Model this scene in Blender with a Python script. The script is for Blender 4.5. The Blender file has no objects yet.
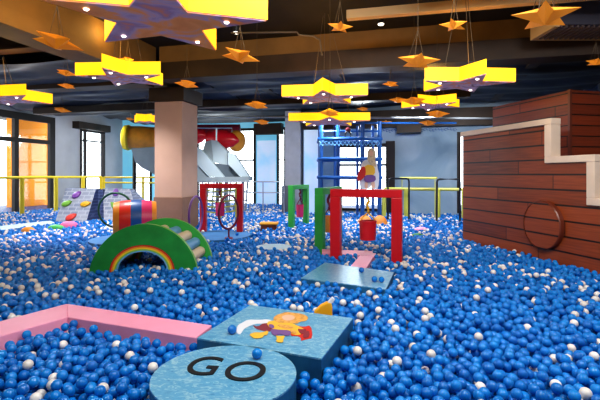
import bpy, bmesh, math, random
import numpy as np
from mathutils import Vector, Matrix
random.seed(7)
rng = np.random.default_rng(5)
PI = math.pi
SC = bpy.context.scene
COL = SC.collection
F, CX, HY, EYE = 440.0, 300.0, 174.0, 1.45
FLOOR = -0.24
YAW = math.radians(14)
U = Vector((math.sin(YAW), math.cos(YAW), 0))      # the building's depth direction
V = Vector((math.cos(YAW), -math.sin(YAW), 0))     # the building's width direction

# ---------------------------------------------------------------- geometry helpers
def P(px, py, Y):
    return Vector(((px-CX)/F*Y, Y, EYE-(py-HY)/F*Y))
def G(px, py, z=0.0):
    Y = F*(EYE-z)/(py-HY)
    return Vector(((px-CX)/F*Y, Y, z))
def hit(P0, D, px):
    """parameter along the line P0 + s*D where it crosses the image column px"""
    k = (px-CX)/F
    return (k*P0.y-P0.x)/(D.x-k*D.y)

class MB:
    def __init__(s):
        s.bm = bmesh.new(); s.mi = 0
    def _face(s, vs):
        try:
            f = s.bm.faces.new(vs); f.material_index = s.mi; return f
        except ValueError:
            return None
    def prism(s, pts, vec):
        vec = Vector(vec)
        a = [s.bm.verts.new(Vector(p)) for p in pts]
        b = [s.bm.verts.new(Vector(p)+vec) for p in pts]
        s._face(a); s._face(list(reversed(b)))
        n = len(a)
        for i in range(n):
            j = (i+1) % n
            s._face([a[j], a[i], b[i], b[j]])
        return s
    def obox(s, o, ex, ey, ez):
        o, ex, ey, ez = map(Vector, (o, ex, ey, ez))
        return s.prism([o, o+ex, o+ex+ey, o+ey], ez)
    def box(s, c, d, rz=0):
        c = Vector(c); R = Matrix.Rotation(rz, 3, 'Z')
        ex, ey, ez = R@Vector((d[0], 0, 0)), R@Vector((0, d[1], 0)), Vector((0, 0, d[2]))
        return s.obox(c-ex/2-ey/2-ez/2, ex, ey, ez)
    def tube(s, pts, r, seg=10, closed=False, caps=True):
        pts = [Vector(p) for p in pts]; n = len(pts); rings = []
        ref = None
        for i, p in enumerate(pts):
            if closed: t = pts[(i+1) % n]-pts[i-1]
            else: t = pts[min(i+1, n-1)]-pts[max(i-1, 0)]
            t.normalize()
            if ref is None: ref = Vector((0, 0, 1)) if abs(t.z) < .9 else Vector((1, 0, 0))
            a = t.cross(ref)
            if a.length < 1e-4: a = t.cross(Vector((0, 1, 0)))
            a.normalize(); b = t.cross(a).normalized(); ref = -b if False else ref
            rr = r[i] if isinstance(r, (list, tuple)) else r
            rings.append([s.bm.verts.new(p+(a*math.cos(q)+b*math.sin(q))*rr) for q in [2*PI*k/seg for k in range(seg)]])
        m = n if closed else n-1
        for i in range(m):
            A, B = rings[i], rings[(i+1) % n]
            for k in range(seg):
                l = (k+1) % seg
                s._face([A[k], A[l], B[l], B[k]])
        if caps and not closed:
            s._face(list(reversed(rings[0]))); s._face(rings[-1])
        return s
    def lathe(s, prof, o, axis, seg=32, mats=None, caps=False):
        """prof: list of (distance along axis, radius)"""
        o = Vector(o); t = Vector(axis).normalized()
        ref = Vector((0, 0, 1)) if abs(t.z) < .9 else Vector((1, 0, 0))
        a = t.cross(ref).normalized(); b = t.cross(a)
        rings = [[s.bm.verts.new(o+t*d+(a*math.cos(2*PI*k/seg)+b*math.sin(2*PI*k/seg))*r) for k in range(seg)] for d, r in prof]
        for i in range(len(rings)-1):
            if mats: s.mi = mats[i]
            for k in range(seg):
                l = (k+1) % seg
                s._face([rings[i][k], rings[i][l], rings[i+1][l], rings[i+1][k]])
        if caps:
            s._face(list(reversed(rings[0]))); s._face(rings[-1])
        return s
    def ball(s, c, r, sc=(1, 1, 1), rot=None, u=16, v=10):
        m = Matrix.Translation(Vector(c)) @ (rot.to_4x4() if rot else Matrix()) @ Matrix.Diagonal((sc[0]*r, sc[1]*r, sc[2]*r, 1))
        g = bmesh.ops.create_uvsphere(s.bm, u_segments=u, v_segments=v, radius=1, matrix=m)
        for w in g['verts']:
            for f in w.link_faces: f.material_index = s.mi
        return s
    def build(s, name, mats, parent=None, smooth=False, bevel=0, origin=None):
        bmesh.ops.recalc_face_normals(s.bm, faces=s.bm.faces)
        if bevel:
            bmesh.ops.bevel(s.bm, geom=[e for e in s.bm.edges if e.calc_face_angle(0) > .5], offset=bevel, segments=2, affect='EDGES', profile=.5)
        if parent is not None:
            off = Vector(parent['_o'])
        else:
            if origin is None:
                vs = [v.co for v in s.bm.verts]
                off = Vector(((min(v.x for v in vs)+max(v.x for v in vs))/2, (min(v.y for v in vs)+max(v.y for v in vs))/2, min(v.z for v in vs)))
            else: off = Vector(origin)
        bmesh.ops.translate(s.bm, vec=-off, verts=s.bm.verts)
        me = bpy.data.meshes.new(name); s.bm.to_mesh(me); s.bm.free()
        if smooth:
            me.polygons.foreach_set('use_smooth', [True]*len(me.polygons))
            if smooth == 'auto':
                me.set_sharp_from_angle(angle=math.radians(40))
        for m in (mats if isinstance(mats, (list, tuple)) else [mats]): me.materials.append(m)
        o = bpy.data.objects.new(name, me); COL.objects.link(o)
        if parent is not None:
            o.parent = parent
        else:
            o.location = off
        o['_o'] = list(off)
        return o

def tag(o, label=None, cat=None, group=None, kind=None):
    if label: o['label'] = label
    if cat: o['category'] = cat
    if group: o['group'] = group
    if kind: o['kind'] = kind
    return o
def thing(name, loc, label, cat, group=None, kind=None):
    o = bpy.data.objects.new(name, None); COL.objects.link(o); o.location = loc
    o.empty_display_size = .1
    o['_o'] = list(loc)
    return tag(o, label, cat, group, kind)
def kids(o): return [c for c in bpy.data.objects if c.parent == o]

# ---------------------------------------------------------------- materials
def mat(name, col, rough=.5, metal=0, emit=None, es=0, var=0, scale=4, bump=0, coat=0, spec=None):
    m = bpy.data.materials.new(name); m.use_nodes = True
    nt = m.node_tree; b = nt.nodes['Principled BSDF']
    b.inputs['Base Color'].default_value = (*col, 1)
    b.inputs['Roughness'].default_value = rough
    b.inputs['Metallic'].default_value = metal
    if coat: b.inputs['Coat Weight'].default_value = coat
    if spec is not None: b.inputs['Specular IOR Level'].default_value = spec
    if emit:
        b.inputs['Emission Color'].default_value = (*emit, 1); b.inputs['Emission Strength'].default_value = es
    if var or bump:
        tc = nt.nodes.new('ShaderNodeTexCoord'); nz = nt.nodes.new('ShaderNodeTexNoise')
        nz.inputs['Scale'].default_value = scale; nz.inputs['Detail'].default_value = 4
        nt.links.new(tc.outputs['Object'], nz.inputs['Vector'])
        if var:
            cr = nt.nodes.new('ShaderNodeValToRGB')
            cr.color_ramp.elements[0].position = .3; cr.color_ramp.elements[1].position = .7
            cr.color_ramp.elements[0].color = (*[c*(1-var) for c in col], 1)
            cr.color_ramp.elements[1].color = (*[min(1, c*(1+var)) for c in col], 1)
            nt.links.new(nz.outputs['Fac'], cr.inputs['Fac']); nt.links.new(cr.outputs['Color'], b.inputs['Base Color'])
        if bump:
            bp = nt.nodes.new('ShaderNodeBump'); bp.inputs['Strength'].default_value = bump
            nt.links.new(nz.outputs['Fac'], bp.inputs['Height']); nt.links.new(bp.outputs['Normal'], b.inputs['Normal'])
    return m

def ramp_mat(name, stops, scale=3, rough=.5, detail=4, distort=0, stretch=(1, 1, 1), coord='Object', emit=0):
    m = bpy.data.materials.new(name); m.use_nodes = True
    nt = m.node_tree; b = nt.nodes['Principled BSDF']; b.inputs['Roughness'].default_value = rough
    tc = nt.nodes.new('ShaderNodeTexCoord'); mp = nt.nodes.new('ShaderNodeMapping'); nz = nt.nodes.new('ShaderNodeTexNoise')
    mp.inputs['Scale'].default_value = stretch
    nz.inputs['Scale'].default_value = scale; nz.inputs['Detail'].default_value = detail; nz.inputs['Distortion'].default_value = distort
    cr = nt.nodes.new('ShaderNodeValToRGB')
    while len(cr.color_ramp.elements) < len(stops): cr.color_ramp.elements.new(.5)
    for e, (p, c) in zip(cr.color_ramp.elements, stops): e.position = p; e.color = (*c, 1)
    nt.links.new(tc.outputs[coord], mp.inputs['Vector']); nt.links.new(mp.outputs['Vector'], nz.inputs['Vector'])
    nt.links.new(nz.outputs['Fac'], cr.inputs['Fac']); nt.links.new(cr.outputs['Color'], b.inputs['Base Color'])
    if emit:
        nt.links.new(cr.outputs['Color'], b.inputs['Emission Color']); b.inputs['Emission Strength'].default_value = emit
    return m

def ball_mat(name, c0, c1, rough):
    m = bpy.data.materials.new(name); m.use_nodes = True
    nt = m.node_tree; b = nt.nodes['Principled BSDF']; b.inputs['Roughness'].default_value = rough
    b.inputs['Specular IOR Level'].default_value = .5
    oi = nt.nodes.new('ShaderNodeObjectInfo'); mx = nt.nodes.new('ShaderNodeMix'); mx.data_type = 'RGBA'
    mx.inputs[6].default_value = (*c0, 1); mx.inputs[7].default_value = (*c1, 1)
    nt.links.new(oi.outputs['Random'], mx.inputs[0]); nt.links.new(mx.outputs[2], b.inputs['Base Color'])
    return m

def plank_mat(name, n_dir, plank=.2, c0=(.12, .03, .014), c1=(.24, .07, .028)):
    """horizontal boards: seams by height, a butt joint offset on every board, grain along the board"""
    m = bpy.data.materials.new(name); m.use_nodes = True
    nt = m.node_tree; N = nt.nodes; L = nt.links; b = N['Principled BSDF']
    ge = N.new('ShaderNodeTexCoord'); sx = N.new('ShaderNodeSeparateXYZ'); L.new(ge.outputs['Object'], sx.inputs[0])
    def mth(op, a, bb=None):
        q = N.new('ShaderNodeMath'); q.operation = op
        for i, v in enumerate((a, bb)):
            if v is None: continue
            if isinstance(v, (int, float)): q.inputs[i].default_value = v
            else: L.new(v, q.inputs[i])
        return q.outputs[0]
    along = mth('ADD', mth('MULTIPLY', sx.outputs[0], n_dir[0]), mth('MULTIPLY', sx.outputs[1], n_dir[1]))
    row = mth('DIVIDE', sx.outputs[2], plank)
    idx = mth('FLOOR', row); fr = mth('FRACT', row)
    seam = mth('ADD', mth('LESS_THAN', fr, .06), mth('GREATER_THAN', fr, .95))
    off = mth('MULTIPLY', mth('FRACT', mth('MULTIPLY', idx, .37)), 2.1)
    col = mth('DIVIDE', mth('ADD', along, off), 2.9)
    jf = mth('FRACT', col); joint = mth('LESS_THAN', jf, .005)
    dark = mth('MINIMUM', mth('ADD', seam, joint), 1)
    cmb = N.new('ShaderNodeCombineXYZ'); L.new(idx, cmb.inputs[0]); L.new(mth('FLOOR', col), cmb.inputs[1])
    wn = N.new('ShaderNodeTexWhiteNoise'); wn.noise_dimensions = '2D'; L.new(cmb.outputs[0], wn.inputs['Vector'])
    gv = N.new('ShaderNodeCombineXYZ'); L.new(mth('MULTIPLY', along, 1.2), gv.inputs[0]); L.new(mth('MULTIPLY', sx.outputs[2], 26), gv.inputs[1]); L.new(mth('MULTIPLY', wn.outputs['Value'], 9), gv.inputs[2])
    nz = N.new('ShaderNodeTexNoise'); nz.inputs['Scale'].default_value = 1.6; nz.inputs['Detail'].default_value = 5; L.new(gv.outputs[0], nz.inputs['Vector'])
    t = mth('ADD', mth('MULTIPLY', wn.outputs['Value'], .45), mth('MULTIPLY', nz.outputs['Fac'], .75))
    mx = N.new('ShaderNodeMix'); mx.data_type = 'RGBA'; L.new(mth('SUBTRACT', t, .1), mx.inputs[0])
    mx.inputs[6].default_value = (*c0, 1); mx.inputs[7].default_value = (*c1, 1)
    m2 = N.new('ShaderNodeMix'); m2.data_type = 'RGBA'; L.new(dark, m2.inputs[0]); L.new(mx.outputs[2], m2.inputs[6]); m2.inputs[7].default_value = (.012, .004, .003, 1)
    L.new(m2.outputs[2], b.inputs['Base Color'])
    b.inputs['Roughness'].default_value = .38
    bp = N.new('ShaderNodeBump'); bp.inputs['Strength'].default_value = .5; bp.inputs['Distance'].default_value = .02
    L.new(mth('SUBTRACT', 1, dark), bp.inputs['Height']); L.new(bp.outputs[0], b.inputs['Normal'])
    return m

def brick_mat(name, c1, c2, mortar, scale=4):
    m = bpy.data.materials.new(name); m.use_nodes = True
    nt = m.node_tree; b = nt.nodes['Principled BSDF']; b.inputs['Roughness'].default_value = .6
    tc = nt.nodes.new('ShaderNodeTexCoord'); sx = nt.nodes.new('ShaderNodeSeparateXYZ'); cb = nt.nodes.new('ShaderNodeCombineXYZ')
    br = nt.nodes.new('ShaderNodeTexBrick')
    br.inputs['Color1'].default_value = (*c1, 1); br.inputs['Color2'].default_value = (*c2, 1); br.inputs['Mortar'].default_value = (*mortar, 1)
    br.inputs['Scale'].default_value = scale; br.inputs['Mortar Size'].default_value = .03; br.inputs['Bias'].default_value = -.1
    nt.links.new(tc.outputs['Object'], sx.inputs[0]); nt.links.new(sx.outputs[0], cb.inputs[0]); nt.links.new(sx.outputs[2], cb.inputs[1])
    nt.links.new(cb.outputs[0], br.inputs['Vector']); nt.links.new(br.outputs['Color'], b.inputs['Base Color'])
    return m

def glass_mat():
    m = bpy.data.materials.new('window_glass'); m.use_nodes = True
    nt = m.node_tree; nt.nodes.clear()
    o = nt.nodes.new('ShaderNodeOutputMaterial'); mx = nt.nodes.new('ShaderNodeMixShader'); t = nt.nodes.new('ShaderNodeBsdfTransparent'); g = nt.nodes.new('ShaderNodeBsdfGlossy')
    mx.inputs[0].default_value = .05; g.inputs['Roughness'].default_value = .05
    nt.links.new(t.outputs[0], mx.inputs[1]); nt.links.new(g.outputs[0], mx.inputs[2]); nt.links.new(mx.outputs[0], o.inputs[0])
    return m

M = dict(
    floor=mat('floor_dark_blue', (.01, .04, .16), .6),
    wall=mat('plaster_grey', (.50, .50, .53), .8, var=.08, scale=1.5),
    white_wall=mat('plaster_pale', (.60, .60, .66), .8, var=.06),
    ceil=mat('ceiling_black_brown', (.010, .007, .005), .8, var=.4, scale=2),
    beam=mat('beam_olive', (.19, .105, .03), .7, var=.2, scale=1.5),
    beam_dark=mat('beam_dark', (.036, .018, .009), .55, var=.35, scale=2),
    tan=mat('duct_tan', (.55, .36, .17), .6),
    pillar=mat('pillar_beige', (.56, .36, .27), .7, var=.05, scale=2),
    pillar_base=mat('pillar_base_brown', (.27, .15, .10), .7, var=.08),
    frame=mat('window_frame_dark', (.016, .008, .006), .6),
    glass=glass_mat(),
    red=mat('gate_red', (.62, .012, .02), .35),
    green=mat('gate_green', (.05, .44, .08), .4),
    green_dk=mat('panel_green', (.02, .27, .05), .42, var=.15, scale=6),
    green_lt=mat('panel_edge_green', (.22, .52, .10), .45),
    yellow=mat('paint_yellow', (.90, .66, .03), .4),
    yelgreen=mat('paint_yellow_green', (.55, .55, .10), .4),
    orange=mat('paint_orange', (.85, .30, .03), .4),
    blue=mat('paint_blue', (.012, .10, .36), .4),
    ltblue=mat('paint_light_blue', (.16, .42, .72), .4),
    pink=mat('foam_pink', (1, .40, .58), .5, var=.05),
    hotpink=mat('paint_pink', (.75, .04, .17), .4),
    purple=mat('paint_purple', (.20, .07, .30), .4),
    maroon=mat('paint_maroon', (.22, .01, .04), .5),
    cream=mat('foam_cream', (.80, .66, .48), .5),
    trimc=mat('trim_cream', (.74, .60, .49), .5, var=.05),
    steel=mat('steel_grey', (.42, .46, .5), .35, .6),
    black=mat('pipe_black', (.012, .014, .022), .4),
    blackm=mat('letters_black', (.008, .010, .014), .5),
    wire=mat('wire_dark', (.10, .07, .04), .5),
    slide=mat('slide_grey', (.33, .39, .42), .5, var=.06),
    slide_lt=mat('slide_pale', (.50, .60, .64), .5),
    redtube=mat('slide_red', (.75, .015, .03), .25),
    orangetube=mat('slide_orange', (.90, .38, .05), .28, var=.15),
    lamp=mat('lamp_yellow', (.9, .5, .02), .5, emit=(1, .54, .008), es=1.15),
    spot=mat('downlight_white', (1, 1, 1), .5, emit=(1, .93, .8), es=5),
    origami=mat('star_orange_glow', (.85, .33, .035), .5, emit=(1, .30, .01), es=.22),  # faint glow in the colour stands in for light through the stars
    rope=mat('rope_yellow', (.85, .45, .03), .6),
    print_=ramp_mat('lamp_underside_print', [(.36, (.16, .07, .10)), (.46, (.46, .33, .50)), (.52, (.60, .18, .05)), (.58, (.36, .24, .40)), (.70, (.55, .18, .04))], 3.2, .6, 5, 1.2, emit=.22),  # glow of its own colour added to brighten the print
    print_o=ramp_mat('lamp_underside_brown', [(.3, (.62, .20, .04)), (.46, (.72, .26, .07)), (.54, (.42, .28, .42)), (.6, (.30, .18, .32)), (.7, (.70, .20, .04))], 2.2, .6, 5, .8, emit=.16),  # same added glow, a little weaker
    drape=ramp_mat('navy_net', [(.3, (.004, .005, .010)), (.5, (.012, .018, .040)), (.7, (.035, .048, .085))], 1.4, .5, 6, .6, (1, 3.2, 1)),
    water=ramp_mat('mat_water_blue', [(.30, (.05, .25, .50)), (.43, (.15, .42, .64)), (.50, (.08, .33, .58)), (.58, (.36, .60, .72)), (.64, (.13, .40, .62)), (.75, (.09, .34, .58))], 9, .3, 7, 2.2, (1, 2.2, 1)),
    water_side=mat('mat_side_blue', (.025, .15, .30), .45, var=.3, scale=5),
    matb=mat('mat_mid_blue', (.05, .20, .46), .75, var=.15, scale=3),
    pale=mat('mat_pale_blue', (.42, .60, .72), .5, var=.1),
    brick=brick_mat('grey_brick_print', (.38, .41, .50), (.25, .29, .40), (.50, .53, .60), 2.2),
    brickd=brick_mat('navy_brick_print', (.03, .05, .15), (.06, .09, .24), (.10, .14, .30), 2.6),
    mural=ramp_mat('mural_grey_blue', [(.3, (.20, .31, .44)), (.5, (.29, .41, .54)), (.68, (.44, .55, .66))], .55, .8, 7, .8),
    cyan=ramp_mat('panel_cyan_glow', [(.3, (.16, .52, .70)), (.7, (.26, .62, .76))], .8, .6, emit=.42),  # faint self-glow added so the wall panels read bright
    sky_banner=ramp_mat('banner_sky_glow', [(.3, (.30, .60, .85)), (.5, (.52, .66, .85)), (.75, (.70, .82, .92))], .7, .6, 4, .3, emit=.5),  # glow put into the colour to brighten banner and backdrop
    facade=mat('facade_orange', (.75, .25, .012), .9, var=.12, scale=.6),
    facade_w=mat('facade_white', (.85, .85, .85), .9),
    skin=mat('print_skin', (.78, .50, .36), .7), hair=mat('print_blond', (.62, .50, .34), .7, var=.3, scale=20),
    pred=mat('print_red', (.62, .03, .02), .6), pyel=mat('print_yellow', (.85, .50, .05), .6), ppur=mat('print_purple', (.20, .10, .30), .6),
    pwhite=mat('print_white', (.74, .76, .82), .7), pmar=mat('print_maroon', (.25, .03, .05), .6), pgold=mat('print_gold', (.75, .38, .10), .6, var=.3, scale=30),
    ballblue=ball_mat('ball_blue', (.004, .155, .56), (.008, .26, .76), .16),
    ballwhite=ball_mat('ball_white', (.72, .68, .62), (.88, .86, .82), .3),
)

def mix_balls():
    m = M['ballblue'].copy(); m.name = 'ball_blue_and_white'; nt = m.node_tree
    b = nt.nodes['Principled BSDF']; mx0 = [n for n in nt.nodes if n.type == 'MIX'][0]
    oi = [n for n in nt.nodes if n.type == 'OBJECT_INFO'][0]
    w0 = nt.nodes.new('ShaderNodeMix'); w0.data_type = 'RGBA'; w0.inputs[6].default_value = (.72, .68, .62, 1); w0.inputs[7].default_value = (.88, .86, .82, 1)
    nt.links.new(oi.outputs['Random'], w0.inputs[0])
    at = nt.nodes.new('ShaderNodeAttribute'); at.attribute_type = 'INSTANCER'; at.attribute_name = 'white'
    m2 = nt.nodes.new('ShaderNodeMix'); m2.data_type = 'RGBA'
    nt.links.new(at.outputs['Fac'], m2.inputs[0]); nt.links.new(mx0.outputs[2], m2.inputs[6]); nt.links.new(w0.outputs[2], m2.inputs[7]); nt.links.new(m2.outputs[2], b.inputs['Base Color'])
    return m
M['ballmix'] = mix_balls()

# ---------------------------------------------------------------- camera, world, view
cam = bpy.data.cameras.new('camera'); co = bpy.data.objects.new('camera', cam); COL.objects.link(co)
co.location = (0, 0, EYE); co.rotation_euler = (PI/2, 0, 0)
cam.sensor_width = 36; cam.lens = 36*F/600; cam.shift_y = -(200-HY)/600; cam.clip_start = .05; cam.clip_end = 200
SC.camera = co
w = bpy.data.worlds.new('world'); SC.world = w; w.use_nodes = True
w.node_tree.nodes['Background'].inputs[0].default_value = (.86, .94, 1, 1)
w.node_tree.nodes['Background'].inputs[1].default_value = 4.5
SC.view_settings.view_transform = 'Standard'
try: SC.view_settings.look = 'Medium High Contrast'
except Exception: print('no look')
SC.view_settings.exposure = 0.0
SC.cycles.max_bounces = 6; SC.cycles.diffuse_bounces = 3; SC.cycles.glossy_bounces = 3; SC.cycles.transparent_max_bounces = 8
SC.cycles.sample_clamp_indirect = 6

# ---------------------------------------------------------------- the room
CEIL = 4.35
LP = Vector((-10.06, 18, 0))              # a point of the left wall
A0 = Vector((-1.82, 20.5, 0))             # a point of the back wall
B0 = Vector((5.53, 15.2, 0))              # a point of the mural wall
R0 = Vector((9.6, 14.2, 0))
def isect(p, d, q, e):
    # p + s d = q + t e
    den = d.x*e.y-d.y*e.x
    s_ = ((q.x-p.x)*e.y-(q.y-p.y)*e.x)/den
    return s_
tc_ = isect(LP, U, A0, V)                 # corner left/back on left wall
corner = LP+U*tc_
def wall(name, P0, D, s0, s1, out, openings, m, z0=FLOOR, z1=CEIL, th=.25):
    mb = MB(); D = Vector(D); out = Vector(out).normalized()*th
    def seg(a, b, za, zb):
        if b-a > 1e-3 and zb-za > 1e-3:
            mb.obox(P0+D*a+Vector((0, 0, za)), D*(b-a), out, (0, 0, zb-za))
    cur = s0
    for (a, b, za, zb) in sorted(openings):
        seg(cur, a, z0, z1); seg(a, b, z0, za); seg(a, b, zb, z1); cur = b
    seg(cur, s1, z0, z1)
    return tag(mb.build(name, m), kind='structure')
wn = [0]
def window(P0, D, out, a, b, za, zb, mull, trans, fw=.12, label='window'):
    """frame bars and panes set in an opening"""
    wn[0] += 1
    D = Vector(D); out = Vector(out).normalized()
    o = P0+D*a+Vector((0, 0, za))
    t = thing('window_%d' % wn[0], tuple(o), None, None, kind='structure')
    mb = MB(); inn = -out*.04; dep = out*.14
    def bar(s_a, s_b, z_a, z_b):
        mb.obox(P0+D*s_a+Vector((0, 0, z_a))+inn, D*(s_b-s_a), dep, (0, 0, z_b-z_a))
    bar(a, a+fw, za, zb); bar(b-fw, b, za, zb); bar(a+fw, b-fw, zb-fw, zb); bar(a+fw, b-fw, za, za+fw*.6)
    for q in mull: bar(q-fw*.35, q+fw*.35, za+fw*.6, zb-fw)
    for q in trans: 
        ms = [a+fw]+sorted(mull)+[b-fw]
        for i in range(len(ms)-1): bar(ms[i]+(fw*.35 if i else 0), ms[i+1]-(fw*.35 if i < len(ms)-2 else 0), q-fw*.3, q+fw*.3)
    f = mb.build('window_frame', M['frame'], t)
    g = MB(); g.obox(P0+D*(a+.01)+Vector((0, 0, za+.01))+out*.05, D*(b-a-.02), out*.01, (0, 0, zb-za-.02))
    g.build('pane', M['glass'], t)
    return t
OL, OB = -V, U      # outward directions of left and back walls

# floor, ceiling
fl = MB(); fl.prism([(-16, -4, FLOOR-.1), (13, -4, FLOOR-.1), (13, 24, FLOOR-.1), (-16, 24, FLOOR-.1)], (0, 0, .1)); tag(fl.build('floor', M['floor']), kind='structure')
cl = MB(); cl.prism([(-16, -4, CEIL), (13, -4, CEIL), (13, 24, CEIL), (-16, 24, CEIL)], (0, 0, .15)); tag(cl.build('ceiling', M['ceil']), kind='structure')

hl = lambda px: hit(LP, U, px)
W1 = (hl(-60), hl(54.5), -.1, 3.75)
W2 = (hl(80), hl(104.5), .1, 3.45)
W_FILL = (hl(-60)-5.5, hl(-60)-2.0, -.1, 3.75)  # extra window out of view, added for its light and reflections
s_left0 = -22.5
wall('wall_left', LP, U, s_left0, tc_+.25, OL, [W_FILL, W1, W2], M['wall'])
window(LP, U, OL, *W_FILL, [W_FILL[0]+1.75], [2.75], .14)
window(LP, U, OL, *W1, [hl(16), hl(-28)], [2.72], .26)
window(LP, U, OL, *W2, [hl(85.5)], [2.95], .10)
ha = lambda px: hit(A0, V, px)
WA1 = (ha(133), ha(152), 0.0, 3.3); WA2 = (ha(196), ha(256), 0.0, 3.6); WA3 = (ha(277), ha(286), 0.0, 3.6)
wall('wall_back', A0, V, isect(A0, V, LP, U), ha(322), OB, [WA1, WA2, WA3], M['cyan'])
window(A0, V, OB, *WA1, [], [1.0], .12)
window(A0, V, OB, *WA2, [ha(226)], [2.1], .12)
window(A0, V, OB, *WA3, [], [2.1], .09)
hb = lambda px: hit(B0, V, px)
WB1 = (hb(334), hb(395), .12, 2.55); WB2 = (hb(457), hb(476), .1, 2.9)
wall('wall_mural', B0, V, hb(303), (R0-B0).dot(V)+.25, OB, [WB1, WB2], M['mural'])
window(B0, V, OB, *WB1, [hb(361.5)], [1.78], .13)
window(B0, V, OB, *WB2, [], [], .12)
# jog between the back and the mural wall
jp = B0+V*hb(303)
wall('wall_recess', jp+U*.25, U, 0, isect(jp+U*.25, U, A0, V), V, [], M['white_wall'])
rp = B0+V*((R0-B0).dot(V))
wall('wall_right', rp, -U, 0, 18.0, V, [], M['wall'])
wall('wall_front', Vector((-15.6, -3.2, 0)), Vector((1, 0, 0)), 0, 21.5, (0, -1, 0), [], M['wall'])

# painted sky banner panel on the back wall between the windows, pale strip by recess
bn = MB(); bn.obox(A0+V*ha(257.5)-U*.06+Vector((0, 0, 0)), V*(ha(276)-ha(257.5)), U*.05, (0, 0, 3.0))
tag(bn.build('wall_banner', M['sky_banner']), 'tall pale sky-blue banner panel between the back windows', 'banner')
bn = MB(); bn.obox(A0+V*ha(304)-U*.06, V*(ha(318)-ha(304)), U*.05, (0, 0, 3.3))
# dark blind boxes over windows = trim
tn = [0]
def trim(mb, m, **k):
    tn[0] += 1
    return tag(mb.build('trim_%d' % tn[0], m, **k), kind='structure')
def box_line(P0, D, a, b, inn, dep, z0, z1, m):
    mb = MB(); mb.obox(P0+D*a+inn, D*(b-a), dep, (0, 0, z1-z0)); mb.bm.verts.ensure_lookup_table()
    for v_ in mb.bm.verts: v_.co.z += z0
    return trim(mb, m)
bn.bm.free()
box_line(LP, U, hl(72), hl(104), V*.02, V*.35, 3.42, 3.72, M['beam_dark'])
box_line(A0, V, ha(257), ha(284), -U*.45, U*.4, 3.26, 3.75, M['beam_dark'])
box_line(B0, V, hb(386), hb(395), -U*.2, U*.18, 0, 2.62, M['frame'])
box_line(B0, V, hb(397), hb(421), -U*.5, U*.45, 2.88, 3.2, M['beam_dark'])
box_line(B0, V, hb(304), (R0-B0).dot(V), -U*.30, U*.28, 3.10, 3.7, M['beam_dark'])
# scroll-painted band along the top of mural wall
sb = MB()
for i in range(26):
    s0 = hb(380)+(hb(456)-hb(380))*i/26
    c = B0+V*(s0+.06)-U*.012+Vector((0, 0, 3.0+.03*math.sin(i*1.7)))
    sb.tube([c+V*(.07*math.cos(q)*(1-q/9))+Vector((0, 0, .06*math.sin(q)*(1-q/9))) for q in [k*.7 for k in range(9)]], .010, 5)
tag(sb.build('painted_scroll_border', M['blue']), 'blue painted scrollwork border at the top of the grey mural wall', 'wall border')

# grey column by the recess, dark low panel
mb = MB(); c0 = P(285, HY, 16.6); c0.z = FLOOR
mb.obox(c0, V*(P(301, HY, 16.6).x-c0.x), U*.6, (0, 0, CEIL-FLOOR)); tag(mb.build('pillar', M['white_wall']), 'pale grey column beside the blue climbing frame', 'pillar', kind='structure')
mb = MB(); c0 = P(281.5, HY, 15.9); c0.z = FLOOR
mb.obox(c0, V*.42, U*.3, (0, 0, 1.02-FLOOR)); tag(mb.build('padded_bollard', mat('pad_grey', (.16, .16, .2), .6), bevel=.02), 'low dark grey padded block at the foot of the pale column', 'padding block')

# main pillar
C = Vector((-2.95, 11.0, 0))
pt = thing('pillar', (C.x-.4, 11.3, FLOOR), 'square beige pillar with brown lower half behind the striped barrel', 'pillar', kind='structure')
def pill(x, z0, z1, name, m, bv=0):
    mb = MB(); o = C-V*(.773+x)-U*x; o.z = z0
    mb.obox(o, V*(.773+2*x), U*(.827+2*x), (0, 0, z1-z0)); return mb.build(name, m, pt, bevel=bv)
pill(.02, FLOOR, .86, 'pillar_base', M['pillar_base'], .01)
pill(0, .86, 3.28, 'pillar_shaft', M['pillar'], .01)
pill(.10, 3.28, 3.62, 'pillar_cap', M['beam_dark'])

# ceiling beams
def beam(o, d, dep, z0, z1, m): 
    mb = MB(); o = Vector(o); o.z = z0; mb.obox(o, d, dep, (0, 0, z1-z0)); return trim(mb, m)
K = Vector((-2.2, 9.75, 0))                 # front edge of main cross beam
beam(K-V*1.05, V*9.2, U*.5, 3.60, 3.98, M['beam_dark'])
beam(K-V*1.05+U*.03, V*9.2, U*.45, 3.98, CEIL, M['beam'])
LB = Vector((-3.3, 10.0, 0))                # right-hand face of left long beam
beam(LB-U*12.5-V*.6, U*12.6, V*.6, 3.60, 3.85, M['beam'])
beam(LB-U*12.5-V*.55, U*12.6, V*.52, 3.85, CEIL, M['beam'])
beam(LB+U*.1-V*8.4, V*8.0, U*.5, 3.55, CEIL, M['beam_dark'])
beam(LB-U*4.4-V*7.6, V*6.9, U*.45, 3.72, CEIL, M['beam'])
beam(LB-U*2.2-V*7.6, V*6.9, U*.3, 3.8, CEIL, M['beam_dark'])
beam(Vector((.76, 7.21, 0)), V*7, U*.14, 4.0, 4.14, M['tan'])
beam(Vector((1.2, 5.6, 0)), V*5, U*.25, 4.05, CEIL, M['ceil'])
for k in range(4):
    beam(K+U*.5+V*(.6+k*2.1), U*5.6-V*.0, V*.22, 3.72, 3.9, M['beam_dark'])
beam(LB+U*3.6-V*7, V*14.2, U*.35, 3.52, 3.74, M['beam_dark'])
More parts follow.
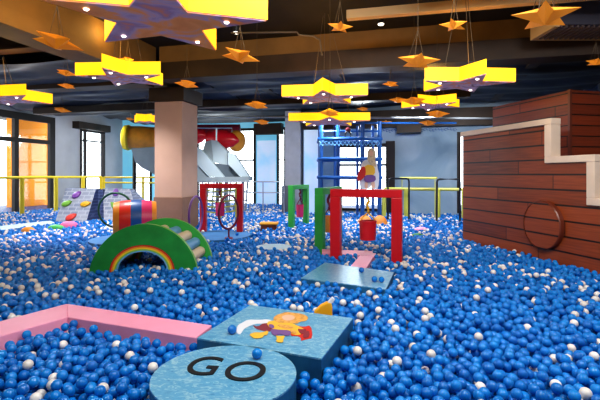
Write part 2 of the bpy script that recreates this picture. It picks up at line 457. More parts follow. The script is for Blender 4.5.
# navy netting slung beneath the ceiling beyond the beams, in wavy folds
def drape(o, d, e, n, m_, amp, z, name, label):
    mb = MB(); o, d, e = Vector(o), Vector(d), Vector(e)
    g = [[None]*(m_+1) for _ in range(n+1)]
    for i in range(n+1):
        for j in range(m_+1):
            a, b = i/n, j/m_
            p = o+d*a+e*b
            p.z = z+amp*(math.sin(b*e.length*3.1+1.3*math.sin(a*d.length*.9))*.6+.5*math.sin(b*e.length*7.3+a*4+math.sin(a*d.length*2.1)))
            g[i][j] = mb.bm.verts.new(p)
    for i in range(n):
        for j in range(m_):
            mb._face([g[i][j], g[i+1][j], g[i+1][j+1], g[i][j+1]])
    return tag(mb.build(name, M['drape'], smooth=True), label, 'netting')
drape(K+U*.6-V*.5, V*9.6, U*5.2, 60, 70, .055, 3.72, 'ceiling_netting', 'dark navy netting slung in folds under the ceiling, right of the beige pillar')
dk = drape(K+U*5.9-V*8, V*13, U*5.6, 60, 60, .05, 3.86, 'ceiling_netting', 'dark navy netting slung under the ceiling in front of the back windows'); dk.data.materials[0] = mat('black_net', (.008, .009, .014), .7)
drape(LB+U*.7-V*8.0, V*8.6, U*5.2, 60, 70, .07, 3.78, 'ceiling_netting', 'dark navy netting slung in folds at the left, above the yellow railing')
drape(LB-U*1.8-V*8.0, V*7.3, U*1.8, 60, 30, .05, 3.66, 'ceiling_netting', 'short strip of navy netting nearest the left edge behind the star lamp')

# pipes
mb = MB(); a = P(190, 116.5, 12.5); b = P(500, 118.5, 12.5); mb.tube([a, b], .03, 8); tag(mb.build('ceiling_pipe', M['steel'], smooth=True), 'long thin pale pipe under the ceiling in front of the blue climbing frame', 'pipe')
mb = MB(); mb.tube([P(231, 33, 7.3), P(297, 32, 7.6), P(299, 35, 7.6), P(313, 36, 7.7), P(320, 40, 7.7), P(322, 55, 7.7)], .016, 6); tag(mb.build('electric_conduit', M['wire'], smooth=True), 'thin dark conduit bending down across the olive ceiling beam', 'conduit')

# air-conditioning box, upper right
ac = thing('air_conditioner', (5.2, 7.4, 3.8), 'dark ceiling air unit with slatted underside at the upper right, by the large orange star', 'air conditioner')
mb = MB(); mb.obox((4.12, 7.0, 3.83), (2.7, 0, 0), (0, .7, 0), (0, 0, .5)); mb.build('housing', mat('ac_housing', (.07, .07, .1), .5), ac, bevel=.01)
mb = MB(); mb.obox((4.04, 6.98, 3.79), (.08, 0, 0), (0, .74, 0), (0, 0, .3)); mb.obox((4.12, 7.68, 3.79), (2.7, 0, 0), (0, .04, 0), (0, 0, .1)); mb.build('edge_trim', M['tan'], ac)
mb = MB()
for k in range(30): mb.obox((4.16+k*.088, 7.02, 3.79), (.03, 0, 0), (0, .64, 0), (0, 0, .035))
mb.build('grille', mat('ac_grille', (.12, .09, .09), .5), ac)

# spotlights on the ceiling
for px, py, Y, lab in ((381, 24, 7.4, 'small white spotlight glowing on the tan ceiling strip, right of the yellow star'), (236, 32.5, 7.6, 'small white spotlight glowing above the orange star on the dark beam')):
    c = P(px, py, Y)
    t = thing('ceiling_spotlight', tuple(c), lab, 'spotlight')
    mb = MB(); mb.lathe([(0, .055), (.1, .055), (.12, .02)], c, (0, 0, 1), 16, caps=True); mb.tube([c+Vector((0, 0, .1)), Vector((c.x, c.y, 4.2))], .012, 6); mb.build('housing', M['black'], t, smooth='auto')
    mb = MB(); mb.ball(c, .05, (1, 1, .5)); mb.build('bulb', M['spot'], t, smooth=True)

# ---------------------------------------------------------------- star lamps
def star_pts(R, r, th, n=5):
    out = []
    for k in range(n*2):
        a = PI/2+th+k*PI/n; q = R if k % 2 == 0 else r
        out.append(Vector((q*math.cos(a), q*math.sin(a), 0)))
    return out
def star_lamp(px, py, Y, R, th, hh, label, under, spots=4, inner=.41, top=CEIL):
    """(px,py) is where the middle of the underside is"""
    c = P(px, py, Y)
    t = thing('star_lamp', tuple(c), label, 'ceiling lamp', 'big yellow star lamps under the ceiling')
    pts = [c+p for p in star_pts(R, R*inner, math.radians(th))]
    mb = MB(); n = len(pts)
    A = [mb.bm.verts.new(p) for p in pts]; B = [mb.bm.verts.new(p+Vector((0, 0, hh))) for p in pts]
    for i in range(n): mb._face([A[i], A[(i+1) % n], B[(i+1) % n], B[i]])
    mb._face(B)
    mb.build('lamp_rim', M['lamp'], t)
    mb = MB(); mb.prism([c+(p-c)*.985+Vector((0, 0, -.015)) for p in pts], (0, 0, .02)); mb.build('lamp_underside', under, t)
    for k in range(spots):
        a = PI/2+math.radians(th)+k*2*PI/5
        q = c+Vector((math.cos(a), math.sin(a), 0))*R*.62+Vector((0, 0, -.03))
        mb = MB(); mb.lathe([(0, .018), (.01, .024)], q, (0, 0, 1), 12, caps=True); mb.build('downlight', M['spot'], t)
    for k in (0, 2, 3):
        a = PI/2+math.radians(th)+k*2*PI/5
        q = c+Vector((math.cos(a), math.sin(a), 0))*R*.5+Vector((0, 0, hh))
        mb = MB(); mb.tube([q, Vector((c.x+(q.x-c.x)*.15, c.y+(q.y-c.y)*.15, top))], .004, 5); mb.build('hanging_wire', M['wire'], t)
    return t
star_lamp(124, 78, 6.7, .68, 33, .19, 'yellow star lamp hanging before the left long beam, right of the orange star', M['print_'])
star_lamp(160, 21, 4.15, 1.02, -20, .24, 'largest yellow star lamp at the top edge with a brown and purple printed underside', M['print_o'], 5)
star_lamp(2, 99, 8.4, .86, 23, .2, 'yellow star lamp cut by the left edge of the photo above the window', M['print_'], top=3.7)
star_lamp(325, 98, 8.0, .80, 30, .20, 'yellow star lamp with purple underside, upper of the two in the middle', M['print_'])
star_lamp(329, 122, 9.3, .88, 33, .16, 'yellow star lamp low in the middle just above the blue climbing frame', M['print_'])
star_lamp(464, 84, 6.5, .70, -33, .19, 'wide yellow star lamp hanging left of the wooden ship wall', M['print_'])
star_lamp(432, 106, 9.6, .66, -6, .17, 'smaller yellow star lamp hanging below and left of the wide one near the ship', M['print_'])
star_lamp(146, 122, 12.6, .36, 8, .2, 'small distant yellow star lamp just left of the beige pillar', M['print_'], 0, top=3.7)

# ---------------------------------------------------------------- folded orange stars
def origami(px, py, wpx, rot, tilt, label, top=None):
    Y = .46*F/wpx
    Y = min(Y, 1.85*F/(HY-py))
    if px == 330: Y = 6.9
    c = P(px, py, Y); R = wpx*Y/F/2*1.04
    t = thing('folded_star', tuple(c), label, 'star decoration', 'folded orange stars hanging from the ceiling')
    mb = MB()
    RM = Matrix.Rotation(-math.radians(tilt*.18+3), 3, 'X') @ Matrix.Rotation(math.radians(tilt*.35), 3, 'Y') @ Matrix.Rotation(math.radians(rot), 3, 'Z')
    pts = star_pts(R, R*.40, 0)
    vs = [mb.bm.verts.new(c+RM@p) for p in pts]
    up = mb.bm.verts.new(c+RM@Vector((0, 0, R*.30))); dn = mb.bm.verts.new(c+RM@Vector((0, 0, -R*.30)))
    for i in range(10):
        j = (i+1) % 10
        mb._face([vs[i], vs[j], up]); mb._face([vs[j], vs[i], dn])
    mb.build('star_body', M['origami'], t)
    zt = top or (CEIL if Y < 8.5 else 3.7)
    mb = MB(); k = c+RM@Vector((0, 0, R*.26)); nd = Vector((c.x, c.y, min(k.z+.28, zt-.05)))
    for a in (0, 3, 7): mb.tube([c+RM@(pts[a]*.8), nd], .003, 4)
    mb.tube([nd, (c.x, c.y, zt)], .003, 4); mb.build('string', M['wire'], t)
    return t
ST = [
 (57, 42, 48, 20, 22, 'large folded orange star upper left, before the long golden beam'),
 (545, 16, 62, 8, 18, 'largest folded orange star, upper right below the air unit'),
 (240, 56, 40, 0, 26, 'folded orange star in front of the dark cross beam, right of the biggest lamp'),
 (418, 61, 42, 30, 16, 'folded orange star just above the wide lamp near the ship'),
 (454, 25, 28, 5, 24, 'folded orange star high up, crossing the tan ceiling strip'),
 (340, 27, 26, 36, 20, 'bright yellow-orange folded star left of the ceiling spotlight'),
 (66, 73, 20, 10, 16, 'small folded orange star left of the lamp in front of the long beam'),
 (67, 86, 17, 40, 14, 'small folded orange star below-left of the lamp before the long beam'),
 (62, 110, 17, 10, 18, 'small folded orange star above the grey wall between the left windows'),
 (187, 84, 25, 22, 14, 'flat folded orange star just above the top of the beige pillar'),
 (257, 105, 25, 18, 16, 'folded orange star right of the beige pillar, upper of two'),
 (262, 122, 17, 25, 16, 'small folded orange star above the banner, lower of two'),
 (391, 84, 17, 0, 18, 'small folded orange star right of the middle lamps, topmost there'),
 (398, 100, 18, 12, 16, 'small folded orange star touching the left of the smaller lamp near the ship'),
 (363, 109, 13, 8, 18, 'tiny folded orange star at the right tip of the middle lamps'),
 (330, 113, 22, 15, 12, 'folded orange star between the two middle lamps'),
 (386, 122, 13, 20, 16, 'tiny folded orange star above the dark window post'),
 (437, 114, 24, 28, 12, 'folded orange star right below the smaller lamp near the ship'),
 (428, 123, 18, 10, 16, 'lowest folded orange star above the grey mural wall'),
 (414, 101, 26, 5, 14, 'folded orange star just left of the smaller yellow lamp near the ship'),
 (130, 119, 9, 5, 16, 'tiny distant folded orange star left of the small lamp by the pillar'),
 (596, 62, 20, 15, 20, 'folded orange star cut by the right edge above the tall wooden block'),
 (128, 60, 16, 30, 22, 'small brownish folded star behind the lamp before the long beam'),
]
for s_ in ST: origami(*s_)

# ---------------------------------------------------------------- wooden ship on the right
D = Vector((.228, -.974, 0)).normalized(); Nn = Vector((.974, .228, 0)).normalized(); H0 = Vector((3.48, 9.4, 0))
M['plank'] = plank_mat('ship_planks', (D.x, D.y), .24, (.085, .014, .004), (.46, .10, .024))
M['plank2'] = plank_mat('block_planks', (.75, -.66), .2, (.06, .008, .003), (.34, .055, .014))
M['plank_dk'] = mat('ship_rim_brown', (.16, .035, .018), .35)
ship = thing('wooden_ship_wall', (H0.x, H0.y, FLOOR), 'reddish plank ship side with stepped cream-edged top and round porthole disc at the right', 'play ship')
def hp(s_, z, n=0): q = H0+D*s_+Nn*n; q.z = z; return q
S1, S2, S3 = 2.42, 3.21, 6.2
prof = [hp(0, FLOOR), hp(S3, FLOOR), hp(S3, 1.0), hp(S2, 1.0), hp(S2, 1.62), hp(S1, 1.62), hp(S1, 2.24), hp(0, 2.24)]
mb = MB(); mb.prism(prof, Nn*.16); mb.build('plank_side', M['plank'], ship)
def trimbox(a, b, z0, z1, name='cream_edging'):
    mb = MB(); mb.obox(hp(a, z0, -.045), D*(b-a), Nn*.19, (0, 0, z1-z0)); return mb.build(name, M['trimc'], ship, bevel=.008)
trimbox(-.03, S1+.03, 2.245, 2.345)
mb = MB(); mb.obox(hp(S1-.11, 1.73, -.045), D*.135, Nn*.19, (0, 0, .515)); mb.build('cream_edging', M['trimc'], ship, bevel=.008)
trimbox(S1-.11, S2+.03, 1.625, 1.73)
mb = MB(); mb.obox(hp(S2-.11, 1.11, -.045), D*.135, Nn*.19, (0, 0, .515)); mb.build('cream_edging', M['trimc'], ship, bevel=.008)
trimbox(S2-.11, S3+.02, 1.0, 1.11)
pc = hp(2.277, .618)
ph = MB(); ph.lathe([(-.0, .40), (.07, .40), (.085, .385)], pc, -Nn, 48); ph.build('porthole_rim', M['plank_dk'], ship, smooth='auto')
ph = MB(); ph.lathe([(.0, .385), (.075, .385)], pc, -Nn, 48, caps=True); ph.build('porthole_disc', M['plank'], ship)
tb = thing('wooden_cabin_block', (5.5, 8.6, FLOOR), 'taller dark plank cabin block rising behind the ship side with a corner towards the room', 'play ship')
mb = MB(); bc = Vector((5.03, 8.2, FLOOR)); mb.obox(bc-Nn*.0, -D*2.2, Nn*2.3, (0, 0, 3.02-FLOOR)); mb.build('plank_walls', M['plank2'], tb, bevel=.004)
mb = MB(); o_ = bc-Nn*.012+D*.012; mb.obox(o_, -D*.05, Nn*.05, (0, 0, 3.03-FLOOR)); mb.build('corner_batten', M['plank_dk'], tb)

# ---------------------------------------------------------------- foam mats and beams in the pit
blocked = []          # convex footprints kept free of balls: (list of xy, margin)
def foot(pts, mgn=.037): blocked.append(([(p[0], p[1]) for p in pts], mgn))
def slab(name, pts, ztop, mtop, mside, label, cat, bevel=.012, group=None, zb=FLOOR):
    pts = [Vector((p[0], p[1], 0)) for p in pts]
    c = sum(pts, Vector())/len(pts)
    t = thing(name, (c.x, c.y, zb), label, cat, group)
    mb = MB(); mb.prism([Vector((p.x, p.y, zb)) for p in pts], (0, 0, ztop-zb-.012)); mb.build('foam_side', mside, t)
    mb = MB(); mb.prism([Vector((p.x, p.y, ztop-.012)) for p in pts], (0, 0, .012)); mb.build('mat_top', mtop, t)
    return t
def circ(cx, cy, R, n=64): return [(cx+R*math.cos(2*PI*k/n), cy+R*math.sin(2*PI*k/n)) for k in range(n)]
ZM = .15
# round GO mat
GC = (-.49, 2.87); gp = circ(*GC, .466)
go = slab('round_mat', gp, ZM, M['water'], M['water_side'], 'round light blue foam mat lettered GO at the front', 'foam mat')
foot(gp)
def text_mesh(body, size, loc, rz, m, parent, sx=1, ext=.004):
    cu = bpy.data.curves.new('lettering', 'FONT'); cu.body = body; cu.size = size; cu.align_x = 'CENTER'; cu.align_y = 'CENTER'; cu.extrude = ext; cu.offset = .0
    tmp = bpy.data.objects.new('tmp', cu); COL.objects.link(tmp)
    me = bpy.data.meshes.new_from_object(tmp.evaluated_get(bpy.context.evaluated_depsgraph_get()))
    bpy.data.objects.remove(tmp); bpy.data.curves.remove(cu)
    xs = [v.co.x for v in me.vertices]; ys = [v.co.y for v in me.vertices]
    mx_, my_ = (min(xs)+max(xs))/2, (min(ys)+max(ys))/2
    off = Vector(parent['_o'])
    R = Matrix.Rotation(rz, 3, 'Z')
    for v in me.vertices: v.co = R@Vector(((v.co.x-mx_)*sx, v.co.y-my_, v.co.z))+Vector(loc)-off
    me.materials.clear(); me.materials.append(m)
    o = bpy.data.objects.new('lettering', me); COL.objects.link(o); o.parent = parent
    return o
text_mesh('G', .40, (G(204, 366, ZM).x, G(204, 366, ZM).y, ZM+.004), math.radians(-8), M['blackm'], go, .84)
text_mesh('O', .40, (G(245.5, 371.5, ZM).x, G(245.5, 371.5, ZM).y, ZM+.004), math.radians(-14), M['blackm'], go, .90)
# square picture mat
q = [G(250, 305, ZM), G(353, 318, ZM), G(321.5, 358.5, ZM), G(197, 338, ZM)]
sm = slab('square_mat', q, ZM, M['water'], M['water_side'], 'square light blue foam mat with a painted red and yellow figure behind the round mat', 'foam mat')
foot(q)
pic = MB()
def blob(pts, mi):
    pic.mi = mi
    w_ = [G(220+x/4.286, 295+y/4.286, ZM) for x, y in pts]
    c = sum(w_, Vector())/len(w_); w_.sort(key=lambda p: math.atan2(p.y-c.y, p.x-c.x)) if False else None
    # round the outline once (corner cutting)
    for _ in range(1):
        n = []
        for i in range(len(w_)):
            a, b = w_[i], w_[(i+1) % len(w_)]
            n += [a*.75+b*.25, a*.25+b*.75]
        w_ = n
    z = ZM+.0015+mi*.0004+blob.k*.0003; blob.k += 1
    pic.prism([Vector((p.x, p.y, z-.001)) for p in w_], (0, 0, .001))
blob.k = 0
shapes = [
 ([(140, 128), (160, 138), (190, 118), (235, 122), (240, 142), (215, 160), (165, 150), (150, 142)], 0),
 ([(318, 130), (360, 138), (390, 130), (398, 186), (372, 190), (345, 199), (348, 184), (330, 176), (300, 178), (310, 150)], 1),
 ([(70, 158), (74, 132), (95, 120), (120, 106), (170, 108), (205, 104), (228, 114), (190, 124), (150, 124), (112, 140), (98, 152), (88, 170), (76, 168)], 2),
 ([(84, 150), (96, 128), (130, 114), (170, 113), (128, 124), (104, 140)], 1),
 ([(196, 118), (240, 108), (296, 116), (330, 132), (366, 150), (340, 158), (350, 172), (318, 174), (290, 158), (250, 150), (215, 146)], 3),
 ([(226, 104), (240, 88), (262, 82), (280, 74), (312, 78), (352, 82), (380, 96), (372, 112), (342, 116), (330, 126), (296, 120), (262, 122), (240, 116)], 4),
 ([(262, 96), (282, 86), (312, 88), (324, 100), (306, 112), (276, 112)], 5),
 ([(282, 95), (290, 93), (291, 97), (283, 99)], 0), ([(303, 97), (311, 96), (311, 100), (303, 101)], 0), ([(284, 105), (302, 105), (294, 109)], 1),
 ([(214, 148), (250, 152), (300, 154), (306, 168), (292, 180), (262, 170), (236, 178), (222, 170)], 6),
 ([(240, 128), (300, 132), (320, 142), (300, 150), (262, 142)], 4), ([(206, 130), (222, 128), (236, 140), (220, 150)], 6),
 ([(124, 172), (150, 162), (180, 164), (208, 154), (204, 174), (186, 176), (184, 186), (150, 190), (136, 182)], 3),
 ([(238, 176), (256, 180), (280, 176), (272, 192), (270, 208), (238, 204), (246, 190)], 3),
 ([(330, 146), (352, 150), (372, 148), (366, 168), (344, 170)], 0), ([(352, 176), (380, 150), (386, 180), (362, 190)], 0),
 ([(300, 150), (330, 160), (326, 170), (304, 166)], 4)]
for p_, mi in shapes: blob(p_, mi)
pic.build('painted_figure', [M['pmar'], M['pred'], M['pwhite'], M['pyel'], M['pgold'], M['skin'], M['ppur']], sm)
# pink chevron beam
ZP = .11
top = [G(-230, 381.5, ZP), G(67, 303.5, ZP), G(212, 325, ZP), G(196, 337.5, ZP), G(67.5, 317, ZP), G(-230, 401, ZP)]
pk = thing('balance_beam', (top[1].x, top[1].y, FLOOR), 'pink foam balance beam bent in a chevron at the left front', 'balance beam')
for nm, (a, b, c_, d) in (('beam_arm', (0, 1, 4, 5)), ('beam_arm', (1, 2, 3, 4))):
    mb = MB(); qq = [top[i] for i in (a, b, c_, d)]
    mb.prism([Vector((p.x, p.y, FLOOR)) for p in qq], (0, 0, ZP-FLOOR)); mb.build(nm, M['pink'], pk, bevel=.008)
    foot(qq)
# second square mat with pink zigzag path behind
q2 = [G(301, 278, .09), G(325, 262.5, .09), G(394, 272, .09), G(386, 289, .09)]
slab('square_mat', q2, .09, M['water'], M['water_side'], 'plain pale blue square mat beneath the big red gate', 'foam mat'); foot(q2)
zg = thing('balance_beam', (G(350, 255).x, G(350, 255).y, FLOOR), 'narrow pink zigzag foam path behind the plain blue mat', 'balance beam')
for k, qq in enumerate(([G(322, 249, .07), G(372, 251, .07), G(375, 256, .07), G(322, 253, .07)], [G(362, 253, .07), G(376, 253, .07), G(366, 268, .07), G(350, 266.5, .07)])):
    mb = MB(); mb.prism([Vector((p.x, p.y, FLOOR)) for p in qq], (0, 0, .07-.004*k-FLOOR)); mb.build('beam_arm', M['pink'], zg); foot(qq)
# round platforms
D1 = Vector((P(132, 200, 9.4).x, 9.35)); d1 = circ(D1.x, D1.y, .83)
slab('round_platform', d1, .08, M['matb'], M['water_side'], 'round blue platform under the striped barrel', 'platform'); foot(d1)
D2 = Vector((P(214, 200, 9.9).x, 9.9)); d2 = circ(D2.x, D2.y, .82)
slab('round_platform', d2, .08, M['matb'], M['water_side'], 'round blue platform under the smaller red gate and hoops', 'platform'); foot(d2)
d3 = circ(G(274, 247, .04).x, G(274, 247, .04).y, .34)
slab('round_platform', d3, .05, M['pale'], M['water_side'], 'small pale disc nearly buried in balls right of the blue platforms', 'platform'); foot(d3)
# long pale strip at the left
q3 = [G(-30, 233.5, .06), G(-30, 229.0, .06), G(50, 220.6, .06), G(56, 223.2, .06)]
slab('foam_strip', q3, .06, M['pale'], M['water_side'], 'long pale grey-blue foam strip crossing the balls at the far left', 'foam mat'); foot(q3)
# floating leaf cushions
def leaf_cushion(px, py, L, W, h, rz, m, label):
    c = G(px, py, .03)
    mb = MB(); mb.ball(c+Vector((0, 0, h*.3)), 1, (L, W, h), Matrix.Rotation(rz, 3, 'Z'))
    mb.tube([c+Matrix.Rotation(rz, 3, 'Z')@Vector((L*.85, 0, h*.3)), c+Matrix.Rotation(rz, 3, 'Z')@Vector((L*1.25, 0, h*.5))], [.03, .008], 6)
    return tag(mb.build('leaf_cushion', m, smooth=True), label, 'cushion')
leaf_cushion(69, 227.5, .24, .16, .13, .1, mat('cushion_pink', (.85, .16, .35), .5), 'pink leaf-shaped cushion lying beside the pale strip')
leaf_cushion(56, 229, .22, .14, .09, -.2, M['green'], 'green leaf-shaped cushion left of the pink one')
leaf_cushion(28, 232, .16, .12, .10, 0, M['orange'], 'small orange-yellow cushion at the far left by the pale strip')
leaf_cushion(421, 230.5, .17, .1, .07, .1, M['pink'], 'small pink cushion among the balls below the black handrails')
leaf_cushion(417, 236, .13, .08, .05, .1, M['green_dk'], 'small dark green cushion below the pink one near the handrails')
mb = MB(); c = G(383, 233.5, .03); mb.ball(c, 1, (.32, .2, .05)); tag(mb.build('foam_pebble', M['cream'], smooth=True), 'flat pale foam pebble behind the hanging red bucket', 'cushion')

# yellow and white wedge poking out behind the picture mat
wd = P(324, 314, 4.17)
ft = thing('toy_fish', (wd.x, wd.y, 0), 'yellow toy fin with a white tip poking out of balls behind the picture mat', 'toy')
YF = 4.17
mb = MB(); mb.prism([P(x, y, YF) for x, y in ((311, 322), (332.5, 322), (332.5, 308), (331.5, 303), (327.5, 302.5), (321, 305.5), (315, 311))], (0, .06, 0)); mb.build('fin', mat('toy_yellow', (.92, .45, .02), .4), ft, bevel=.012)
mb = MB(); mb.prism([P(x, y, YF+.005) for x, y in ((331.5, 304), (327.5, 303), (332.5, 297.5), (335, 300))], (0, .05, 0)); mb.build('tip', M['pwhite'], ft, bevel=.006)
foot([P(310, 0, YF-.02), P(335, 0, YF-.02), P(335, 0, YF+.08), P(310, 0, YF+.08)], .02)

# ---------------------------------------------------------------- gates
def gate(xa, ya, xb, yb, H, t_, mt, label, bar_mat=None, zb=FLOOR):
    A, B = Vector((xa, ya, zb)), Vector((xb, yb, zb)); d = (B-A).normalized(); n = Vector((-d.y, d.x, 0))
    t = thing('gate_frame', tuple((A+B)/2), label, 'play gate')
    for q_ in (A, B):
        mb = MB(); o = q_-d*t_/2-n*t_/2; mb.obox(o, d*t_, n*t_, (0, 0, H-t_*.8-zb)); mb.build('post', mt, t, bevel=.008)
        foot([o, o+d*t_, o+d*t_+n*t_, o+n*t_], .03)
    mb = MB(); o = A-d*t_/2-n*t_/2; o.z = H-t_*.8; mb.obox(o, (B-A)+d*t_, n*t_, (0, 0, t_*.8)); mb.build('crossbar', bar_mat or mt, t, bevel=.008)
    return t
gate(P(336, 0, 7.4).x, 7.4, P(397, 0, 7.08).x, 7.08, 1.2, .165, M['red'], 'large red gate frame standing by the plain blue mat')
gate(P(203.5, 0, 10.5).x, 10.5, P(240, 0, 10.45).x, 10.45, 1.22, .14, M['red'], 'smaller red gate frame on the round blue platform right of the pillar', zb=.08)
gate(P(291.5, 0, 11.6).x, 11.6, P(306, 0, 12.5).x, 12.5, 1.15, .14, M['green'], 'farther green gate frame left of the blue climbing frame')
gate(P(320, 0, 8.2).x, 8.2, P(337.5, 0, 9.2).x, 9.2, 1.19, .16, M['green'], 'nearer green gate frame just behind the left post of the large red gate')
# hanging buckets
def bucket(px, y0, y1, wpx, Y, m, ropem, yr, label, square=False, taper=.92):
    c = P(px, y1, Y); h = (y1-y0)/F*Y; r = wpx/2/F*Y; top_ = P(px, yr, Y)
    t = thing('hanging_bucket', tuple(c), label, 'bucket', 'buckets hanging in the gates')
    mb = MB(); mb.lathe([(0, 0.001), (0, r*taper), (h, r), (h, r*.9), (h*.12, r*.84), (h*.12, .001)], c, (0, 0, 1), 4 if square else 28)
    mb.build('bucket_body', m, t, smooth='auto')
    mb = MB(); mb.lathe([(h-.02, r*1.0), (h-.02, r*1.05), (h+.01, r*1.05), (h+.01, r*.93)], c, (0, 0, 1), 4 if square else 28); mb.build('bucket_rim', m, t)
    mb = MB(); k = Vector((c.x, c.y, c.z+h*1.45))
    for sx in (-1, 1): mb.tube([c+Vector((sx*r*.9, 0, h)), c+Vector((sx*r*.5, 0, h*1.25)), k], .012, 6)
    n_ = 9; mb.tube([k+(top_-k)*(i/(n_-1))+Vector((.02*math.sin(i*1.3), 0, 0)) for i in range(n_)], .026, 8); mb.build('rope', ropem, t, smooth=True)
    return t
bucket(367.8, 221, 239.5, 17, 7.24, M['red'], M['rope'], 197, 'red bucket on yellow rope in the large red gate')
bucket(220, 203, 216, 9, 10.47, M['hotpink'], M['maroon'], 188, 'pink bucket hanging in the smaller red gate', True)
bucket(300, 205, 217, 7.2, 12.1, M['hotpink'], M['maroon'], 189, 'pink bucket hanging in the farther green gate', True)
bucket(328.8, 216, 232, 10, 8.7, M['orange'], M['maroon'], 190, 'orange bucket on a maroon strap in the nearer green gate', True)

# ---------------------------------------------------------------- hoops
def hoop(px, py, Y, r, ang, m, label, zb=.08):
    c = P(px, py, Y); d = Vector((math.cos(ang), math.sin(ang), 0))
    t = thing('hoop', (c.x, c.y, zb), label, 'hoop', 'upright hoops on the round platforms')
    mb = MB(); mb.tube([c+d*(r*math.cos(a))+Vector((0, 0, r*math.sin(a))) for a in [2*PI*k/48 for k in range(48)]], .024, 8, closed=True); mb.build('ring', m, t, smooth=True)
    mb = MB(); mb.tube([(c.x, c.y, c.z-r), (c.x, c.y, zb+.02)], .018, 8); mb.lathe([(0, .09), (.025, .08)], (c.x, c.y, zb), (0, 0, 1), 20, caps=True); mb.build('stand', m, t, smooth='auto')
hoop(115.5, 210, 9.95, .385, .0, mat('hoop_green', (.01, .10, .05), .4), 'dark green hoop standing left behind the striped barrel')
hoop(196, 214.5, 9.3, .385, math.radians(82), M['purple'], 'dark purple hoop seen edge-on at the right side of the pillar')
hoop(228.8, 212, 9.35, .355, math.radians(64), M['maroon'], 'dark red hoop standing in front of the smaller red gate')

# ---------------------------------------------------------------- striped barrel
bt = thing('striped_barrel', (D1.x, D1.y, .08), 'striped play barrel in yellow, red, blue and pink lying on the left blue platform', 'barrel')
bx = P(135.3, 200, 9.4).x; L2 = .425
prof = []; mats_ = []
bands = [(-1, -.72, 0), (-.72, -.2, 1), (-.2, .3, 2), (.3, .78, 3), (.78, 1, 0)]
for (a, b, mi) in bands:
    for k in range(4):
        x = a+(b-a)*k/4; prof.append((x*L2, .41-.05*x*x)); mats_.append(mi)
prof.append((L2, .36)); prof += [(L2, .32), (-L2, .32), (-L2, .36)]; mats_ += [0, 3, 0]
mb = MB(); mb.lathe(prof, (bx, 9.4, .49), (.94, .34, 0), 48, mats_)
mb.build('barrel_body', [M['orange'], mat('stripe_red', (.80, .03, .015), .35), M['blue'], M['hotpink']], bt, smooth='auto')
mb = MB()
for sx in (-1, 1): mb.obox((bx+sx*.27-.04, 9.16, .08), (.08, 0, 0), (0, .48, 0), (0, 0, .04))
mb.build('cradle', M['blue'], bt)

# ---------------------------------------------------------------- roller bridge with green arched sides
BA, BB = Vector((-3.03, 6.32, 0)), Vector((-1.53, 6.52, 0)); bd = (BB-BA).normalized(); BL = (BB-BA).length; bo = Vector((.05, .85, 0))
br = thing('roller_bridge', tuple(Vector((*((BA+BB)/2+bo/2).xy, FLOOR))), 'green arched roller bridge with rainbow arches and cream and blue rollers', 'play bridge')
bmid = (BA+BB)/2; bn_ = bo.normalized()
def arc(a, h, t, ex=1.0):
    c, s_ = math.cos(t), math.sin(t)
    return (-a*c, h*abs(s_)**ex)
def bridge_pt(x, z, off): 
    q_ = bmid+bd*x+off; q_.z = z; return q_
def arch_strip(mb, a1, h1, a0, h0, off, th, cx=0.0, n=40, zlow=FLOOR):
    """region between an outer and an inner half ellipse, extruded along the bridge's width"""
    O, I = [], []
    for k in range(n+1):
        t = PI*k/n
        x, z = arc(a1, h1, t, 1.12); O.append((x, z)); x, z = arc(a0, h0, t, .92); I.append((x+cx, z))
    O = [(-a1, zlow)]+O+[(a1, zlow)]; I = [(-a0+cx, zlow)]+I+[(a0+cx, zlow)]
    fr = [(mb.bm.verts.new(bridge_pt(*o, off)), mb.bm.verts.new(bridge_pt(*i, off))) for o, i in zip(O, I)]
    bk = [(mb.bm.verts.new(bridge_pt(*o, off+bn_*th)), mb.bm.verts.new(bridge_pt(*i, off+bn_*th))) for o, i in zip(O, I)]
    m0 = mb.mi
    for k in range(len(O)-1):
        mb.mi = m0; mb._face([fr[k][0], fr[k+1][0], fr[k+1][1], fr[k][1]]); mb._face([bk[k][0], bk[k][1], bk[k+1][1], bk[k+1][0]])
        mb.mi = m0+1; mb._face([fr[k][0], bk[k][0], bk[k+1][0], fr[k+1][0]]); mb._face([fr[k][1], fr[k+1][1], bk[k+1][1], bk[k][1]])
    mb._face([fr[0][0], fr[0][1], bk[0][1], bk[0][0]]); mb._face([fr[-1][0], bk[-1][0], bk[-1][1], fr[-1][1]])
    mb.mi = m0
TH = .07; acx = -.02
for off in (Vector(), bo):
    mb = MB(); arch_strip(mb, BL/2, .72, .37, .33, off, TH, acx); sp = mb.build('side_panel', [M['green_dk'] if off.length < .1 else M['green'], M['green_lt']], br)
    rb = MB(); cols = ['red', 'orange', 'yellow', 'green_lt', 'ltblue']
    for i in range(5):
        a1, a0 = .46-.022*i, .46-.022*(i+1); rb.mi = i*1
        n = 40; h1, h0 = a1*.9, a0*.9
        pts1 = [(arc(a1, h1, PI*k/n, .92)) for k in range(n+1)]; pts0 = [(arc(a0, h0, PI*k/n, .92)) for k in range(n+1)]
        o_ = off-bn_*.004
        for k in range(n):
            rb._face([rb.bm.verts.new(bridge_pt(x+acx, z, o_)) for x, z in (pts1[k], pts1[k+1], pts0[k+1], pts0[k])])
    rb.build('rainbow_arch', [M[c] for c in cols], sp)
    a = bmid+off-bd*BL/2
    foot([BA+off, BA+off+bd*.32, BA+off+bd*.32+bn_*TH, BA+off+bn_*TH]); foot([BB+off-bd*.38, BB+off, BB+off+bn_*TH, BB+off-bd*.38+bn_*TH])
nr = 9
